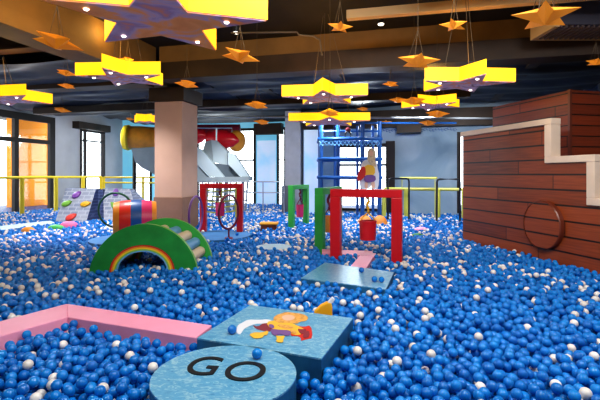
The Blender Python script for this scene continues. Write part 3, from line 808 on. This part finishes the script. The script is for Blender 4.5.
for i in range(nr):
    t = math.radians(16+148*i/(nr-1)); x, z = arc(BL/2-.16, .53, t, .92)
    mb = MB(); p0 = bridge_pt(x, z, bn_*(TH+.005)); p1 = bridge_pt(x, z, bo-bn_*.005)
    mb.lathe([(0, .06), (0.01, .085), ((p1-p0).length-.01, .085), ((p1-p0).length, .06)], p0, p1-p0, 24, caps=True)
    mb.build('roller', M['cream'] if i % 2 == 0 else M['ltblue'], br, smooth='auto')

# ---------------------------------------------------------------- stool with yellow rim
sc_ = G(269, 230.5, 0); st = thing('foam_stool', (sc_.x, sc_.y, FLOOR), 'brown stool with orange-yellow top rim behind the balls right of the small red gate', 'stool')
mb = MB(); mb.prism([sc_+Vector((x, y, FLOOR)) for x, y in ((-.2, -.16), (.2, -.16), (.2, .16), (-.2, .16))], (0, 0, .16-FLOOR)); mb.build('stool_body', mat('stool_brown', (.22, .05, .02), .5), st, bevel=.01)
mb = MB(); mb.prism([sc_+Vector((x, y, .16)) for x, y in ((-.24, -.2), (.24, -.2), (.24, .2), (-.24, .2))], (0, 0, .05)); mb.build('stool_top', mat('stool_yellow', (.78, .36, .03), .45), st, bevel=.02)
foot([sc_+Vector((x, y, 0)) for x, y in ((-.2, -.16), (.2, -.16), (.2, .16), (-.2, .16))])
for px, lab in ((365, 'orange dome cushion behind the bucket rope, left of two'), (380, 'orange dome cushion behind the large red gate, right of two')):
    c = G(px, 219, .0); c = P(px, 215, 12.3); c.z = 0
    mb = MB(); mb.ball(c, 1, (.22, .2, .3)); tag(mb.build('dome_cushion', mat('dome_orange', (.75, .28, .05), .5), smooth=True), lab, 'cushion')

# ---------------------------------------------------------------- climbing walls with leaf holds
def climb(pts_front, depth, label, holds, dark=None):
    """pts_front: bottom left, bottom right, top right, top left in the world"""
    bl, brr, tr, tl = pts_front
    t = thing('climbing_wall', ((bl.x+brr.x)/2, (bl.y+brr.y)/2, FLOOR), label, 'climbing wall')
    up = (tl-bl); k = (FLOOR-bl.z)/up.z; bl0 = bl+up*k; br0 = brr+(tr-brr)*k
    back = Vector((.15, 1, 0))*depth
    b0, b1 = bl0+back, br0+back; b0.z = b1.z = FLOOR
    t0, t1 = tl+Vector((0.03, .25, 0)), tr+Vector((.03, .25, 0))
    mb = MB(); vs = [mb.bm.verts.new(v) for v in (bl0, br0, tr, tl, b0, b1, t1, t0)]
    mb.mi = 0; mb._face([vs[0], vs[1], vs[2], vs[3]])
    mb.mi = 1; mb._face([vs[1], vs[5], vs[6], vs[2]]); mb._face([vs[4], vs[0], vs[3], vs[7]]); mb._face([vs[3], vs[2], vs[6], vs[7]]); mb._face([vs[5], vs[4], vs[7], vs[6]]); mb._face([vs[0], vs[4], vs[5], vs[1]])
    mb.build('wall_body', [M['brick'], M['brickd']], t)
    ex = (brr-bl).normalized(); ey = (tl-bl).normalized(); n = ex.cross(ey).normalized()
    if n.y > 0: n = -n
    for (u_, v_, m, ang, sz) in holds:
        c = bl.lerp(brr, u_).lerp(tl.lerp(tr, u_), v_)+n*.03
        R = Matrix((ex, ey, n)).transposed() @ Matrix.Rotation(ang, 3, 'Z')
        h = MB(); h.ball(c, 1, (sz, sz*.72, .05), R)
        h.prism([c+R@Vector(p) for p in ((sz*.75, -.07, -.02), (sz*1.28, 0, -.02), (sz*.75, .07, -.02))], n*.05)
        h.build('climbing_hold', m, t, smooth='auto')
    foot([bl0, br0, b1, b0])
    return t
pur = mat('hold_purple', (.26, .09, .42), .45); hg = mat('hold_green', (.22, .50, .06), .45); hy = mat('hold_yellow', (.90, .48, .02), .45); hr = mat('hold_red', (.85, .07, .05), .45)
yb_, yt_ = 13.1, 13.9
climb([P(55, 222.5, yb_), P(86, 222.5, yb_), P(96, 189, yt_), P(66, 188, yt_)], 1.7, 'left climbing wall of grey brick print with four coloured leaf holds', 
      [(.42, .78, pur, .8, .14), (.18, .52, hg, .5, .14), (.80, .52, hy, .3, .14), (.46, .13, hr, .6, .15)])
climb([P(104, 222.5, yb_+.3), P(140, 222.5, yb_+.3), P(130, 189, yt_+.3), P(103, 188.5, yt_+.3)], 1.7, 'right climbing wall of grey brick print seen through the green hoop', 
      [(.38, .45, hg, 2.3, .16), (.45, .86, pur, 1.2, .14)])
mb = MB(); mb.prism([P(94, 222.5, 13.7), P(103.5, 222.5, 13.7), P(102.5, 189.5, 14.0), P(98.5, 189.5, 14.0)], (0, .3, 0)); 
tag(mb.build('brick_ramp', M['brickd']), 'dark navy brick-print ramp between the two climbing walls', 'ramp')

# ---------------------------------------------------------------- railings
def railing(name, posts, rail_h, rp_, rr_, m, label, zb=FLOOR, lower=None):
    t = thing(name, (posts[0].x, posts[0].y, zb), label, 'railing')
    for p in posts:
        mb = MB(); mb.tube([(p.x, p.y, zb), (p.x, p.y, rail_h)], rp_, 10); mb.build('rail_post', m, t, smooth='auto')
    for h in [rail_h]+(lower or []):
        mb = MB(); mb.tube([(p.x, p.y, h) for p in posts], rr_, 8); mb.build('rail', m, t, smooth='auto')
    return t
LR = LP+V*1.2-U*1.4
rps = [LR+U*hit(LR, U, px) for px in (-30, 22, 56, 83, 101)]
railing('yellow_railing', rps, 1.33, .075, .045, M['yellow'], 'yellow railing running past the left windows behind the climbing walls')
p_ = rps[-1]+V*.15; railing('yellow_railing', [p_, p_+V*1.9, p_+V*4.0], 1.31, .05, .035, M['yellow'], 'yellow railing in front of the cyan wall left of the pillar', lower=[1.08])
railing('steel_railing', [P(200, 0, 15.4), P(222, 0, 15.4), P(250, 0, 15.4), P(263, 0, 15.4), P(284, 0, 15.4)], 1.18, .022, .022, M['steel'], 'thin grey steel railing in front of the sky banner', lower=[.8])
RB = B0-U*1.3
railing('yellow_railing', [RB+V*hit(RB, V, px) for px in (384, 406, 438, 464)], .96, .075, .05, M['yelgreen'], 'low yellow-green railing before the grey mural wall')
def loop(pts, r, m, label, name='handrail'):
    mb = MB(); out = []
    for i, p in enumerate(pts):
        if 0 < i < len(pts)-1:
            a = (pts[i-1]-p).normalized()*.09; b = (pts[i+1]-p).normalized()*.09
            out += [p+a, p+a*.35+b*.35-a*.1-b*.1, p+b]
        else: out.append(p)
    # keep the tube from twisting at the ends
    mb.tube(out, r, 8); return tag(mb.build(name, m, smooth='auto'), label, 'handrail')
def gz(px, Y, z=FLOOR): q_ = P(px, HY, Y); q_.z = z; return q_
loop([gz(388, 13.4), gz(388, 13.4, 1.31), gz(409, 13.6, 1.31), gz(409, 13.6)], .028, M['black'], 'black hooped handrail left, behind the large red gate')
loop([gz(436.5, 12.7), gz(437, 12.7, 1.30), gz(460, 12.7, 1.30), gz(460, 12.7)], .03, M['black'], 'black hooped handrail beside the wooden ship')
mb = MB(); mb.tube([gz(400, 13.9, 1.32), gz(437, 13.9, 1.32)], .035, 8)
for px in (402, 435): mb.tube([gz(px, 13.9), gz(px, 13.9, 1.30)], .015, 6)
tag(mb.build('handrail', M['yelgreen'], smooth='auto'), 'upper yellow-green rail between the two black handrails', 'handrail')

# yellow climbing net seen through the smaller red gate
nt_ = thing('net_ladder', (P(222, 0, 14).x, 14, FLOOR), 'yellow-green slatted net ladder seen through the smaller red gate', 'climbing net')
for k in range(6):
    mb = MB(); z = .25+k*.17; mb.tube([gz(206, 14, z), gz(220, 14, z-.04), gz(236, 14, z+.03)], .025, 6); mb.build('rung', M['yelgreen'], nt_)
for px in (206, 221, 236):
    mb = MB(); mb.tube([gz(px, 14), gz(px, 14, 1.18)], .03, 6); mb.build('upright', M['yelgreen'], nt_)

# ---------------------------------------------------------------- blue climbing frame
bf = thing('climbing_frame', (P(350, 0, 13.7).x, 13.7, FLOOR), 'tall blue tubular climbing frame before the bright back window', 'climbing frame')
PX = (321, 338, 362.5, 379.5); ztop = 3.05
for Y in (13.4, 14.6):
    for px in PX:
        x = P(px, 0, 13.4).x; 
        mb = MB(); mb.tube([(x, Y, FLOOR), (x, Y, ztop)], .065 if Y < 14 else .045, 10); mb.build('upright', M['blue'], bf, smooth='auto')
for zi, py in enumerate((139, 159, 177.5)):
    z = P(0, py, 13.4).z; x0, x1 = P(319, 0, 13.4).x, P(381, 0, 13.4).x
    pts = [(x0, 13.38, z)]+[(x0+(x1-x0)*k/8, 13.38-.16*math.sin(PI*k/8), z-.0) for k in range(1, 8)]+[(x1, 13.38, z), (x1, 14.6, z), (x0, 14.6, z)]
    mb = MB(); mb.tube(pts, .055, 8, closed=True); mb.build('ring_bar', M['blue'], bf, smooth='auto')
    if zi == 0:
        mb = MB(); n = 16
        for k in range(n): 
            xx = x0+(x1-x0)*k/n; mb.tube([(xx, 13.36-.16*math.sin(PI*k/n), z-.05), (xx+(x1-x0)/n, 13.36-.16*math.sin(PI*(k+1)/n), z-.22), ], .012, 5)
            mb.tube([(xx, 13.36-.16*math.sin(PI*k/n), z-.22), (xx+(x1-x0)/n, 13.36-.16*math.sin(PI*(k+1)/n), z-.05), ], .012, 5)
        mb.build('rope_lattice', M['ltblue'], bf)
mb = MB()
for z in (2.75, 3.0): mb.tube([(P(319, 0, 13.4).x, 13.38, z), (P(456, 0, 13.4).x if z > 2.9 else P(381, 0, 13.4).x, 13.38, z)], .03, 6)
mb.build('top_bar', M['blue'], bf)
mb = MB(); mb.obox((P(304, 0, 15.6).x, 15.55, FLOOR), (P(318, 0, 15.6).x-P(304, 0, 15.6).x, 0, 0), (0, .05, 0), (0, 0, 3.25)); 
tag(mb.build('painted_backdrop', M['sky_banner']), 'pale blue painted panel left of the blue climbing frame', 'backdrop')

# painted cut-out figure over the red gate
cf = thing('cutout_figure', (P(367, 0, 12.8).x, 12.8, 1.0), 'painted cut-out figure with long pale hair, yellow top and red sleeve on the blue frame', 'cutout figure')
YC = 12.9
def flat(name, pts, m, dy, cut=1):
    w_ = [P(330+x/6.667, 130+y/6.667, YC+dy) for x, y in pts]
    for _ in range(cut):
        n = []
        for i in range(len(w_)):
            a, b = w_[i], w_[(i+1) % len(w_)]; n += [a*.75+b*.25, a*.25+b*.75]
        w_ = n
    mb = MB(); mb.prism(w_, (0, .02, 0)); mb.build(name, m, cf)
flat('backing', [(212, 215), (240, 195), (310, 200), (318, 260), (330, 300), (322, 392), (300, 400), (280, 365), (262, 392), (205, 395), (195, 350), (205, 260)], M['pwhite'], .04)
flat('hair', [(248, 150), (262, 120), (295, 122), (308, 160), (300, 205), (312, 250), (290, 240), (262, 215), (250, 200)], M['hair'], .01)
flat('face', [(262, 140), (285, 138), (288, 165), (274, 178), (262, 165)], M['skin'], -.02)
flat('yellow_top', [(225, 245), (262, 228), (300, 245), (300, 300), (240, 312), (228, 280)], M['pyel'], -.02)
flat('red_sleeve', [(205, 250), (235, 240), (240, 300), (215, 330), (185, 345), (180, 310)], M['pred'], -.04)
flat('purple_skirt', [(228, 300), (300, 298), (308, 340), (262, 350), (228, 345)], M['ppur'], -.04)
flat('leg', [(232, 345), (256, 350), (250, 392), (232, 392)], M['skin'], -.02, 1)
flat('leg', [(272, 345), (300, 340), (300, 392), (280, 392)], M['skin'], -.02, 1)
mb = MB(); mb.tube([P(366, 148, YC+.12), P(366, 189, YC+.12)], .02, 6); mb.tube([P(366, 177.5, YC+.1), P(366, 177.5, 13.3)], .015, 6); mb.build('mount', M['blue'], cf)
pp = thing('hanging_puppet', tuple(P(347, 134, 13.0)), 'tiny dark puppet with pale legs hanging at the top of the blue frame', 'puppet')
mb = MB(); mb.ball(P(348, 129.5, 13.0), .07, (1.2, .6, .9)); mb.build('body', M['pmar'], pp, smooth=True)
for dx in (-3, 3):
    mb = MB(); mb.tube([P(348+dx*.3, 131, 13.0), P(348+dx, 134, 13.0), P(348+dx*.9, 137, 13.0)], [.035, .028, .02], 8); mb.build('leg', M['black'], pp, smooth=True)
mb = MB(); mb.tube([P(348, 128, 13.0), P(348, 122, 13.0)], .01, 6); mb.build('string', M['wire'], pp)

# ---------------------------------------------------------------- slides
YS = 17.0
def slab_px(pts, Y, th, name, m, parent, bevel=0):
    mb = MB(); mb.prism([P(x, y, Y) for x, y in pts], (0, th, 0)); return mb.build(name, m, parent, bevel=bevel)
sl = thing('tube_slide', tuple(P(137, 170, YS)), 'orange tube slide with a yellow end ring above a grey chute, left of the pillar', 'slide')
c = P(126, 137.5, YS); mb = MB(); mb.lathe([(0, .40), (.1, .45), (.5, .47), (1.2, .46), (1.5, .44)], c, (1, .12, -.05), 28, caps=True); mb.build('tube', M['orangetube'], sl, smooth='auto')
mb = MB(); mb.lathe([(-.12, .34), (-.06, .46), (.1, .50), (.16, .46)], c, (1, .12, -.05), 28, caps=True); mb.build('end_ring', M['yellow'], sl, smooth='auto')
slab_px([(131, 148), (160, 146), (160, 178), (152, 173), (142, 168), (135, 162)], YS-.2, 1.0, 'chute_side', M['slide'], sl)
mb = MB(); mb.tube([gz(134.5, YS), gz(134.5, YS, 2.4)], .07, 8); mb.build('support_post', M['frame'], sl)
sg = thing('tube_slide', tuple(P(215, 170, YS)), 'red tube slide with pale grey chutes descending to the right of the pillar', 'slide')
mb = MB(); mb.lathe([(-.4, .30), (-.1, .36), (.3, .36), (.62, .24), (.84, .05)], P(218.5, 139, YS-.3), (1, -.3, -.10), 24, caps=True); mb.build('red_tube', M['redtube'], sg, smooth='auto')
mb = MB(); mb.lathe([(-.5, .36), (0, .36), (.3, .26), (.48, .06)], P(195, 135, YS-.3), (1, -.3, -.1), 24, caps=True); mb.build('red_tube', M['redtube'], sg, smooth='auto')
mb = MB(); mb.ball(P(236.5, 141, YS), .42, (.85, .9, 1)); mb.build('orange_bend', M['orangetube'], sg, smooth=True)
mb = MB(); mb.tube([P(190, 130, YS+.3), P(240, 130, YS+.3)], .22, 12); mb.build('rear_tube', M['maroon'], sg, smooth='auto')
slab_px([(203, 150), (205, 142), (211, 140), (213, 156), (213, 162), (203, 152)], YS-.9, .1, 'hood_side', M['slide'], sg)
mb = MB(); hp_ = [(211, 140), (217, 141), (227, 151), (227, 166), (213, 162), (213, 156)]; mb.prism([P(x, y, YS-.95) for x, y in hp_], (0, .7, 0)); mb.build('hood', M['slide_lt'], sg)
slab_px([(196, 147), (201, 149), (224.5, 177), (209, 177), (196, 163)], YS-1.2, .5, 'chute', M['slide_lt'], sg)
slab_px([(228, 152.5), (234, 154), (249, 176.5), (240, 176.5), (228, 164)], YS-1.2, .5, 'chute', M['slide_lt'], sg)
slab_px([(196, 164), (209, 178), (196, 178)], YS-1.15, .4, 'chute_side', M['slide'], sg)
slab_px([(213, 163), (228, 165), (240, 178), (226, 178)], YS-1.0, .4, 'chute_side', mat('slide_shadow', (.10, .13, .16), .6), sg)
mb = MB()
for px in (196, 217, 227, 243): mb.tube([gz(px, YS-.6), gz(px, YS-.6, 1.45 if px > 200 else 2.3)], .05, 8)
mb.build('support_post', M['slide'], sg)
mb = MB(); mb.tube([P(216.5, 128, YS-.8), P(216.5, 143, YS-.8)], .03, 6); mb.tube([P(196, 128, YS-.8), P(232, 128, YS-.8), P(232, 132, YS-.8)], .03, 6); mb.build('guard_bar', M['steel'], sg)
slab_px([(196, 177.5), (249, 176.5), (249, 181), (196, 182)], YS-1.3, 1.2, 'deck', M['slide'], sg)
mb = MB()
for k in range(9): mb.tube([gz(200+k*5.6, YS-.2, FLOOR), gz(203+k*5.6, YS-.2, 1.2)], .035, 6)
for z in (.45, .8): mb.tube([gz(198, YS-.2, z), gz(248, YS-.2, z)], .03, 6)
mb.build('under_frame', M['slide'], sg)

# ---------------------------------------------------------------- outside
LF = LP-V*5.2; fa, fb = hit(LF, U, 14.5), hit(LF, U, 60)
mb = MB(); mb.obox(LF+U*fa+Vector((0, 0, -3)), U*(fb-fa), -V*.5, (0, 0, 11))
tag(mb.build('neighbour_building', M['facade']), 'orange rendered building seen through the left windows', 'building')

# ---------------------------------------------------------------- the ball pit
R_B = .0365
# free area: the frame's view widened for a step aside, clipped by the walls
def inside(x, y):
    ok = (y > 1.35) & (np.abs(x) < .70*y+1.0)
    # left wall
    ok &= ((x-LP.x)*V.x+(y-LP.y)*V.y) > .05
    ok &= ((x-A0.x)*U.x+(y-A0.y)*U.y) < -.08
    b = ((x-B0.x)*U.x+(y-B0.y)*U.y) < -.08
    jx = ((x-jp.x)*V.x+(y-jp.y)*V.y) > -.05
    ok &= b | ~jx
    h = ((x-H0.x)*Nn.x+(y-H0.y)*Nn.y); l = ((x-H0.x)*D.x+(y-H0.y)*D.y)
    ok &= ~((h > -R_B-.005) & (l > -.04))
    ok &= ~((h > 1.1) & (l > -1.2))
    ok &= x < 8
    return ok
GS = .02; gx0, gy0, gx1, gy1 = -16.0, 1.0, 9.0, 23.0
nx, ny = int((gx1-gx0)/GS), int((gy1-gy0)/GS)
XX, YY = np.meshgrid(gx0+(np.arange(nx)+.5)*GS, gy0+(np.arange(ny)+.5)*GS, indexing='ij')
free = inside(XX, YY)
for w_ in ([C-V*.8-U*.02, C+V*.02-U*.02, C+V*.02+U*.85, C-V*.8+U*.85],): foot(w_)
for pts, mg in blocked:
    pts = np.array(pts); c = pts.mean(0)
    area = .5*np.sum(pts[:, 0]*np.roll(pts[:, 1], -1)-np.roll(pts[:, 0], -1)*pts[:, 1])
    if area < 0: pts = pts[::-1]
    a0 = np.maximum(((pts.min(0)-.1)-[gx0, gy0])/GS, 0).astype(int); a1 = (((pts.max(0)+.1)-[gx0, gy0])/GS).astype(int)
    sx, sy = slice(a0[0], max(a0[0]+1, a1[0])), slice(a0[1], max(a0[1]+1, a1[1]))
    xs, ys = XX[sx, sy], YY[sx, sy]; m_ = np.ones(xs.shape, bool)
    for i in range(len(pts)):
        p, q_ = pts[i], pts[(i+1) % len(pts)]; e = q_-p; l = np.hypot(*e)
        if l < 1e-6: continue
        m_ &= ((xs-p[0])*(e[1]/l)-(ys-p[1])*(e[0]/l)) < mg
    free[sx, sy] &= ~m_
def is_free(x, y):
    return free[((x-gx0)/GS).astype(int), ((y-gy0)/GS).astype(int)]
# bottom layer: jittered hexagonal packing
dx = 2*R_B*1.03; rows = np.arange(gy0+.3, 22.5, dx*.866)
bx_, by_ = [], []
for k, y in enumerate(rows):
    xw = min(16, .7*y+1.1); xs = np.arange(-xw, min(xw, 8.5), dx)+(dx/2 if k % 2 else 0); bx_.append(xs); by_.append(np.full(len(xs), y))
bx_ = np.concatenate(bx_); by_ = np.concatenate(by_)
bx_ = bx_+rng.uniform(-.012, .012, len(bx_)); by_ = by_+rng.uniform(-.012, .012, len(by_))
k = is_free(bx_, by_); bx_, by_ = bx_[k], by_[k]
# second layer: drop balls one at a time into the lowest of several spots
CELL = 2*R_B; from collections import defaultdict
cells = {}
Z0 = -.085
def cell(x, y): return (int(x/CELL+500), int(y/CELL))
balls = []
for x, y in zip(bx_.tolist(), by_.tolist()):
    b = (x, y, Z0+random.uniform(-.008, .008)); balls.append(b); cells.setdefault(cell(x, y), []).append(b)
nbase = len(balls)
D2_ = (2*R_B)**2
def drop_z(x, y):
    i, j = cell(x, y); z = -9
    for a in (i-1, i, i+1):
        for b in (j-1, j, j+1):
            for (px, py, pz) in cells.get((a, b), ()):
                dd = (px-x)**2+(py-y)**2
                if dd < D2_:
                    t = pz+math.sqrt(D2_-dd)
                    if t > z: z = t
    return z
sel = rng.permutation(nbase)
dropped = []
for rep, frac in ((0, .92), (1, .38)):
    for i in sel[:int(nbase*frac)]:
        x0, y0, _ = balls[i]
        far = y0 > 9.5
        if far and rep == 1: continue
        best = None
        for _ in range(4 if far else 9):
            x = x0+random.uniform(-.07, .07); y = y0+random.uniform(-.07, .07)
            z = drop_z(x, y)
            if z > -1 and (best is None or z < best[2]) and free[int((x-gx0)/GS), int((y-gy0)/GS)]: best = (x, y, z)
        if best and best[2] < .085:
            dropped.append(best); cells.setdefault(cell(best[0], best[1]), []).append(best)
allb = np.array(balls+dropped)
white_p = np.interp(allb[:, 1], [2, 3.6, 5, 7, 10, 18], [.05, .07, .11, .155, .20, .27])
# a slow patchiness in where the white balls gather
white_p = white_p*(1+.8*np.sin(allb[:, 0]*1.9+1)*np.sin(allb[:, 1]*1.3+2))
is_white = rng.random(len(allb)) < white_p
# which show: within the frame and not buried
pxs = CX+allb[:, 0]/allb[:, 1]*F; pys = HY+(EYE-allb[:, 2])/allb[:, 1]*F
seen = (pxs > 4) & (pxs < 596) & (pys < 396) & (allb[:, 2] > -.045)
def hidden(i):
    x, y, z = allb[i]
    # covered by a ball right above or by a mat in front
    for a in (-1, 0, 1):
        for b in (-1, 0, 1):
            ci = cell(x, y)
            for (qx, qy, qz) in cells.get((ci[0]+a, ci[1]+b), ()):
                if qz > z+.03 and (qx-x)**2+(qy-(y-.03))**2 < .035**2: return True
    for t in (.05, .12, .2):
        f = t/EYE
        xx, yy = x*(1-t*.6/1), y-y*t*.6
        if z+.03 < .15 and not is_free(np.array([xx]), np.array([yy]))[0] and .6*t*EYE+z < .13 and t <= .12: return True
    return False
order = np.argsort(allb[:, 1])
ind = []
for i in order:
    if len(ind) >= 291: break
    if seen[i] and not hidden(i): ind.append(i)
def ball_mesh(name, m):
    bm = bmesh.new(); bmesh.ops.create_icosphere(bm, subdivisions=3, radius=R_B); me = bpy.data.meshes.new(name); bm.to_mesh(me); bm.free()
    me.polygons.foreach_set('use_smooth', [True]*len(me.polygons)); me.materials.append(m); return me
mesh_b, mesh_w = ball_mesh('play_ball_blue', M['ballblue']), ball_mesh('play_ball_white', M['ballwhite'])
def play_ball(loc, me, label, group=None):
    o = bpy.data.objects.new('play_ball', me); COL.objects.link(o); o.location = loc
    return tag(o, label, 'ball', group)
for i in ind:
    if is_white[i]: play_ball(allb[i], mesh_w, 'white plastic ball in the nearest rows of the ball pit, among blue balls', 'white balls nearest the front')
    else: play_ball(allb[i], mesh_b, 'glossy blue plastic ball in the nearest rows of the ball pit', 'blue balls nearest the front')
def stuff(idx, m, name, label):
    m0 = bpy.data.meshes.new(name); m0.from_pydata([tuple(v) for v in allb[idx]], [], [])
    at = m0.attributes.new('white', 'FLOAT', 'POINT'); at.data.foreach_set('value', is_white[idx].astype(np.float32))
    o = bpy.data.objects.new(name, m0); COL.objects.link(o)
    ng = bpy.data.node_groups.new(name, 'GeometryNodeTree')
    ng.interface.new_socket('Geometry', in_out='INPUT', socket_type='NodeSocketGeometry'); ng.interface.new_socket('Geometry', in_out='OUTPUT', socket_type='NodeSocketGeometry')
    gi, gout = ng.nodes.new('NodeGroupInput'), ng.nodes.new('NodeGroupOutput')
    ip = ng.nodes.new('GeometryNodeInstanceOnPoints'); ic = ng.nodes.new('GeometryNodeMeshIcoSphere'); ss = ng.nodes.new('GeometryNodeSetShadeSmooth'); sm_ = ng.nodes.new('GeometryNodeSetMaterial')
    ic.inputs['Radius'].default_value = R_B; ic.inputs['Subdivisions'].default_value = 3; sm_.inputs['Material'].default_value = m
    L = ng.links.new
    L(ic.outputs['Mesh'], ss.inputs['Geometry']); L(ss.outputs[0], sm_.inputs['Geometry']); L(gi.outputs[0], ip.inputs['Points']); L(sm_.outputs[0], ip.inputs['Instance']); L(ip.outputs[0], gout.inputs[0])
    md = o.modifiers.new('balls', 'NODES'); md.node_group = ng
    m0.materials.append(m)
    return tag(o, label, 'balls', None, 'stuff')
rest = np.ones(len(allb), bool); rest[ind] = False
mm = M['ballmix']
stuff(np.where(rest)[0], mm, 'play_balls', 'mass of glossy blue and scattered white plastic balls filling the rest of the pit')
print('balls', len(allb), nbase, len(ind))
# loose balls lying on the mats
for px, py, zt, me, lab in ((232, 329.5, ZM, mesh_b, 'blue ball lying on the left corner of the picture mat'), (257, 353.5, ZM, mesh_b, 'blue ball lying at the back edge of the round GO mat'),
        (361.5, 270, .09, mesh_b, 'blue ball on the back edge of the plain square mat'), (374.5, 279, .09, mesh_b, 'blue ball on the plain square mat, left of the close pair'), (381.5, 279.5, .09, mesh_b, 'blue ball on the plain square mat, right of the close pair'),
        (227.5, 239, .08, mesh_b, 'blue ball on the round platform in front of the dark red hoop'), (237, 234, .08, mesh_b, 'blue ball on the round platform right of the dark red hoop stand'), (203, 231.5, .08, mesh_w, 'white ball at the left post of the smaller red gate')):
    g = G(px, py, zt+R_B); play_ball((g.x, g.y, zt+R_B), me, lab)

# ---------------------------------------------------------------- lights
def light(name, kind, loc, energy, col, size=.3, target=None, spot=None, blend=.8, sy=None):
    l = bpy.data.lights.new(name, kind); l.energy = energy; l.color = col
    if kind == 'AREA':
        l.size = size
        if sy: l.shape = 'RECTANGLE'; l.size_y = sy
    else: l.shadow_soft_size = size
    if spot: l.spot_size = math.radians(spot); l.spot_blend = blend
    o = bpy.data.objects.new(name, l); COL.objects.link(o); o.location = loc
    if target is not None: o.rotation_euler = (Vector(target)-Vector(loc)).to_track_quat('-Z', 'Y').to_euler()
    return o
# unseen overhead fill added to brighten the nearer half of the pit
light('overhead_fill', 'AREA', (-1.5, 1.6, 4.25), 135, (1, .97, .93), 2.2, (-1.2, 3.6, 0), sy=1.2)
light('overhead_fill', 'AREA', (3.2, 1.6, 4.25), 200, (1, .97, .93), 2.2, (2.6, 4.6, 0), sy=1.2)
light('overhead_fill', 'AREA', (.6, 3.6, 4.28), 150, (1, .97, .93), 2.0, (.6, 6.5, 0), sy=.8)
# added spots inside the room, boosting the light of the window bays
for (P0, Dd, out, w_, e) in ((LP, U, OL, W1, 520), (LP, U, OL, W2, 300), (A0, V, OB, WA2, 620), (B0, V, OB, WB1, 460)):
    c = P0+Dd*((w_[0]+w_[1])/2)-Vector(out).normalized()*1.0; c.z = 3.2
    light('daylight_fill', 'SPOT', c, e, (.86, .94, 1), .35, c-Vector(out)*3.5+Vector((0, 0, -3.2)), 150, 1)
# warm points over the star lamps, plus extra ones added to gild the beams
for px, py, Y, e in ((122, 52, 6.7, 22), (160, -20, 4.6, 14), (2, 75, 8.4, 16), (325, 78, 8.0, 18), (329, 112, 9.3, 6), (468, 60, 6.5, 16), (432, 92, 9.6, 8), (60, 20, 6.3, 18), (110, 20, 8.2, 12), (300, 52, 7.2, 7)):
    c = P(px, py, Y); c.z = min(c.z, 4.1)
    light('warm_glow', 'POINT', c, e, (1, .62, .18), .12)
for px, Y in ((60, 10), (120, 10), (260, 10.5), (400, 10.5), (330, 13), (430, 12.5), (220, 14.5), (80, 12.5)):  # added spots without fixtures, filling the far hall
    c = P(px, 100, Y); c.z = 3.35; light('hall_fill', 'SPOT', c, 330, (.97, .97, 1), .15, (c.x, c.y+.3, 0), 120, 1)
for tx, ty, sx_, sy_, e in ((6.0, 14.9, 4.6, 11.4, 330), (3.2, 15.6, 3.0, 12.2, 160), (-9.6, 19.5, -6.8, 16.0, 300), (-6.5, 21.3, -5.6, 17.4, 200), (-10.5, 16.5, -7.5, 14.0, 120), (-1.8, 17.0, -.6, 13.0, 140)):  # extra unseen spots added to brighten dark walls
    light('wall_fill', 'SPOT', (sx_, sy_, 3.35), e, (.95, .97, 1), .15, (tx, ty, 1.5), 95, 1)
light('ship_fill', 'SPOT', (1.6, 4.5, 4.2), 190, (1, .9, .78), .2, (4.0, 7.4, 1.2), 70, 1)  # unseen warm fill added for the ship side
for o in bpy.data.objects:
    if '_o' in o: del o['_o']
